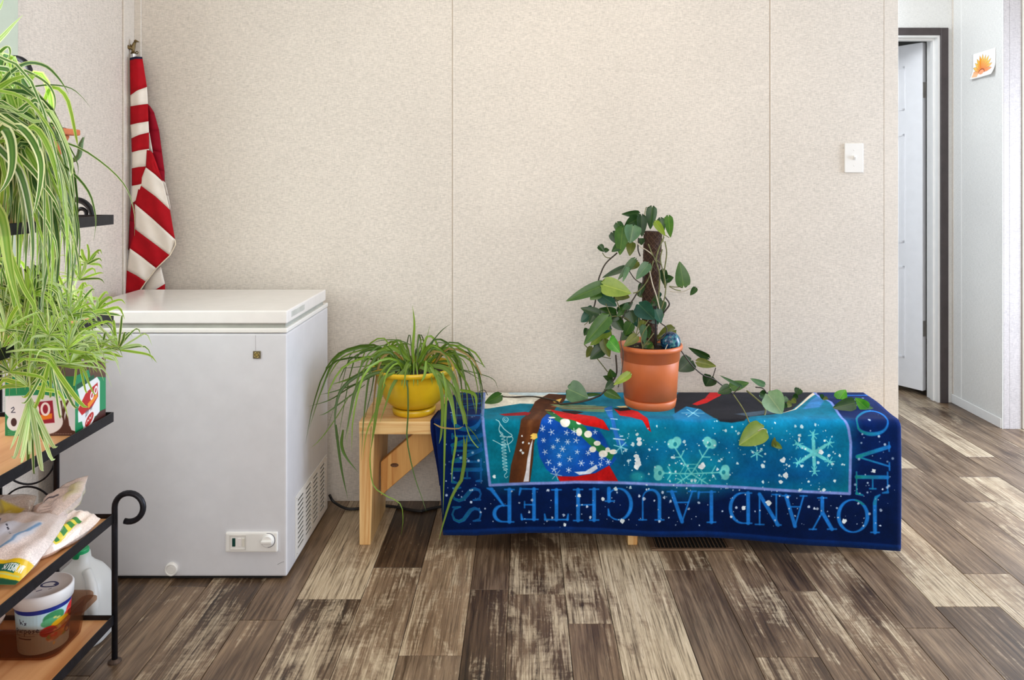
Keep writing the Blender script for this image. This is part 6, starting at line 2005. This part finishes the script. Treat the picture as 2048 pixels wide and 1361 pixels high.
gx, gy = -1.226, 1.892
ds = thing('glass_dish', 'amber glass baking dish holding a tub on the bottom shelf', 'dish', (gx, gy, zb))
rg_ = [rrect(gx, gy, .110, .062, .03, zb + .0005), rrect(gx, gy, .118, .070, .035, zb + .006), rrect(gx, gy, .124, .082, .03, zb + .074), rrect(gx, gy, .134, .094, .03, zb + .080), rrect(gx, gy, .134, .094, .03, zb + .085), rrect(gx, gy, .121, .079, .03, zb + .083), rrect(gx, gy, .114, .066, .033, zb + .009), rrect(gx, gy, .108, .060, .03, zb + .006)]
mk('dish', *shell(rg_), amb.m, ds, smooth=True)
hv = shell([rrect(gx + .130, gy + .03, .020, .040, .015, zb + .079), rrect(gx + .130, gy + .03, .020, .040, .015, zb + .085)])
mk('handle', *hv, amb.m, ds, smooth=False)
# tub of plant food
tx, ty, tz = WX(88, 1.895), 1.893, zb + .0066
tb = thing('plant_food_tub', 'white lidded tub with a fruit and flower label standing in the amber dish', 'tub', (tx, ty, tz))
cv = Canvas(900, 300, (186, 218, 228))
cv.poly([(0, 0), (900, 0), (900, 34), (0, 34)], (24, 44, 130), 1.5)
for ox in (0,):
    q = 250
    for dx, dy, rx, ry, c in ((60, 90, 60, 44, (60, 140, 90)), (40, 120, 50, 30, (90, 170, 120)), (190, 90, 52, 44, (214, 44, 52)), (160, 120, 40, 30, (232, 92, 80)), (220, 60, 30, 24, (240, 60, 70)), (110, 160, 70, 40, (238, 196, 40)), (170, 180, 60, 28, (226, 160, 30)), (30, 190, 46, 34, (190, 30, 34)), (120, 226, 60, 34, (216, 150, 60)), (60, 244, 44, 28, (210, 150, 110)), (180, 236, 50, 34, (110, 60, 96)), (230, 150, 26, 30, (150, 60, 100))):
        cv.ell(q + dx, dy * .82 + 6, rx, ry, c, 3.5)
    for i in range(22):
        rr = random.Random(i)
        cv.ell(q + rr.uniform(10, 240), rr.uniform(60, 260), rr.uniform(6, 16), rr.uniform(6, 14), rr.choice([(250, 220, 120), (236, 80, 60), (120, 180, 90), (240, 240, 230)]), 3, .7)
INK = (34, 40, 66)
x0_ = 88
cv.stroke([(x0_ + 30, 66), (x0_ + 34, 96), (x0_ + 40, 80), (x0_ + 50, 96)], 5, INK, 1)
cv.stroke([(x0_ + 56, 70), (x0_ + 54, 76)], 5, INK, 1)
cv.stroke([(x0_ + 74, 84), (x0_ + 64, 86), (x0_ + 72, 94), (x0_ + 62, 98)], 5, INK, 1)
# handwritten "purpose" line and the smaller lines under it
hx = x0_ - 10
for gl in ([(0, 22), (0, -4), (8, -8), (14, 0), (8, 8), (0, 6)], [(22, -6), (22, 6), (30, 8), (36, 2), (36, -6), (38, 8)], [(46, 8), (46, -6), (54, -8)], [(60, 22), (60, -4), (68, -8), (74, 0), (68, 8), (60, 6)], [(88, -8), (80, 0), (88, 8), (96, 0), (88, -8)], [(112, -6), (104, -4), (112, 2), (104, 8)], [(120, 0), (132, -2), (126, -8), (119, 0), (126, 8), (134, 5)]):
    cv.stroke([(hx + a * 1.15, 142 + b * 1.3) for a, b in gl], 6, INK, 1)
cv.stroke([(hx + 10, 176), (hx + 130, 174)], 3, (90, 110, 140), 1)
for i in range(7):
    cv.stroke([(hx + 20 + i * 13, 194), (hx + 29 + i * 13, 192)], 7, INK, 1)
lab = printed('tub label print', cv.image('tub label'), 0.35)
n = 48
rings = []
uv = []
Ht = 0.2595 - tz
for z, r in ((0.0, .0535), (Ht - .03, .0605)):
    for k in range(n + 1):
        a = math.radians(200) + 2 * math.pi * k / n
        rings.append(Vector((tx + r * math.cos(a), ty + r * math.sin(a), tz + z)))
        uv.append((k / n, 0 if z == 0 else 1))
mk('tub', rings, [(k, k + 1, n + 1 + k + 1, n + 1 + k) for k in range(n)] + [tuple(range(n - 1, -1, -1))], lab, tb, uv=uv, smooth=False)
lidc = mk('lid', *lathe([(.0600, Ht - .032), (.0645, Ht - .030), (.0655, Ht - .012), (.0655, Ht - .003), (.0635, Ht), (.060, Ht), (.058, Ht - .005), (.02, Ht - .005)], (tx, ty, tz), 48), plain('white tub lid', (226, 226, 226), 0.4, var=0.02), tb, smooth=True)
M_INK = plain('navy lid ink', (30, 36, 88), 0.5)
cx_, cy_ = tx + 0.006, ty + 0.004
for pts, w in (([(cx_ - .018, cy_ + .008), (cx_ - .012, cy_ + .018), (cx_ + .004, cy_ + .022), (cx_ + .018, cy_ + .014), (cx_ + .02, cy_ + .004), (cx_ + .006, cy_ - .002), (cx_ - .012, cy_ - .001), (cx_ - .018, cy_ + .008)], .0032), ([(cx_ + .012, cy_ + .012), (cx_ + .02, cy_ + .009)], .005), ([(cx_ - .034, cy_ - .010), (cx_ - .028, cy_ - .008)], .0018), ([(cx_ - .028, cy_ - .020), (cx_ - .018, cy_ - .014)], .0018), ([(cx_ - .012, cy_ - .024), (cx_ - .002, cy_ - .016)], .0022), ([(cx_ - .038, cy_ + .002), (cx_ - .026, cy_ + .006)], .0016), ([(cx_ + .012, cy_ - .014), (cx_ + .016, cy_ - .008)], .0016)):
    V, F = tube(catmull([(a, b, 0) for a, b in pts], 18), w, 6)
    mk('lid_print', [Vector((v.x, v.y, tz + Ht - .0051 + v.z * 0.12)) for v in V], F, M_INK, lidc)
# small white and orange packet beside the tub
cv = Canvas(200, 160, (226, 220, 216))
cv.poly([(0, 0), (60, 0), (50, 160), (0, 160)], (232, 140, 50), 4)
cv.poly([(90, 40), (150, 30), (160, 120), (100, 140)], (70, 50, 90), 8, .8)
V, F, U = pillow((-1.305, 1.885, zb + .052), (0.5, 0.15, 0.75), (0.6, -0.5, -0.2), .052, .036, .012, 12, 31, .2, .001)
V = [Vector((v.x, v.y, max(v.z, zb + .008))) for v in V]
o = mk('packet', V, F, printed('packet print', cv.image('packet'), 0.35), uv=U, smooth=True)
tag(o, 'white and orange packet standing in the amber dish left of the tub', 'packet')

# ------------------------------------------------------------------ milk jug on the floor behind the shelf
jx, jy = WX(164, 2.115), 2.115
jg = thing('milk_jug', 'cloudy plastic gallon jug with a green cap on the floor behind the shelf', 'jug', (jx, jy, 0))
jm = NT('cloudy jug plastic')
jm.b.inputs['Base Color'].default_value = (0.78, 0.78, 0.76, 1)
jm.b.inputs['Roughness'].default_value = 0.35
_t = jm.n('ShaderNodeBsdfTranslucent')
_t.inputs[0].default_value = (0.8, 0.8, 0.78, 1)
_p = jm.n('ShaderNodeBsdfTransparent')
_m = jm.n('ShaderNodeMixShader')
_m.inputs[0].default_value = 0.35
_m2 = jm.n('ShaderNodeMixShader')
_m2.inputs[0].default_value = 0.12
jm.l(jm.b.outputs[0], _m.inputs[1])
jm.l(_t.outputs[0], _m.inputs[2])
jm.l(_m.outputs[0], _m2.inputs[1])
jm.l(_p.outputs[0], _m2.inputs[2])
jm.l(_m2.outputs[0], jm.o.inputs['Surface'])
JR = [(.058, .052, 0.0005), (.068, .062, .004), (.075, .073, .012), (.0755, .075, .06), (.0755, .075, .120), (.074, .074, .140), (.066, .066, .165), (.050, .050, .188), (.032, .032, .203), (.0215, .0215, .216), (.0195, .0195, .234)]
rings = []
for k, (hx_, r_, z_) in enumerate(JR):
    ring = rrect(jx, jy, hx_, hx_, min(hx_ * 0.995, r_ * (0.80 if k < 6 else 0.85)), z_, 8)
    rings.append([Vector((jx - (-0.0), jy, 0)) * 0 + p for p in ring])
mk('jug_body', *shell(rings), jm.m, jg, smooth=True)
mk('handle', *tube(catmull([(jx + .030, jy - .030, .196), (jx + .050, jy - .048, .178), (jx + .063, jy - .060, .145), (jx + .064, jy - .062, .105), (jx + .055, jy - .055, .075)], 20), [.0125] * 6 + [.0145] * 8 + [.0125] * 6, 12), jm.m, jg, smooth=True)
mk('cap', *lathe([(.0205, .222), (.0215, .224), (.0215, .242), (.0200, .2445), (.004, .2445)], (jx - 0.004, jy, 0), 30), plain('green cap', (16, 140, 84), 0.4), jg, smooth=False)
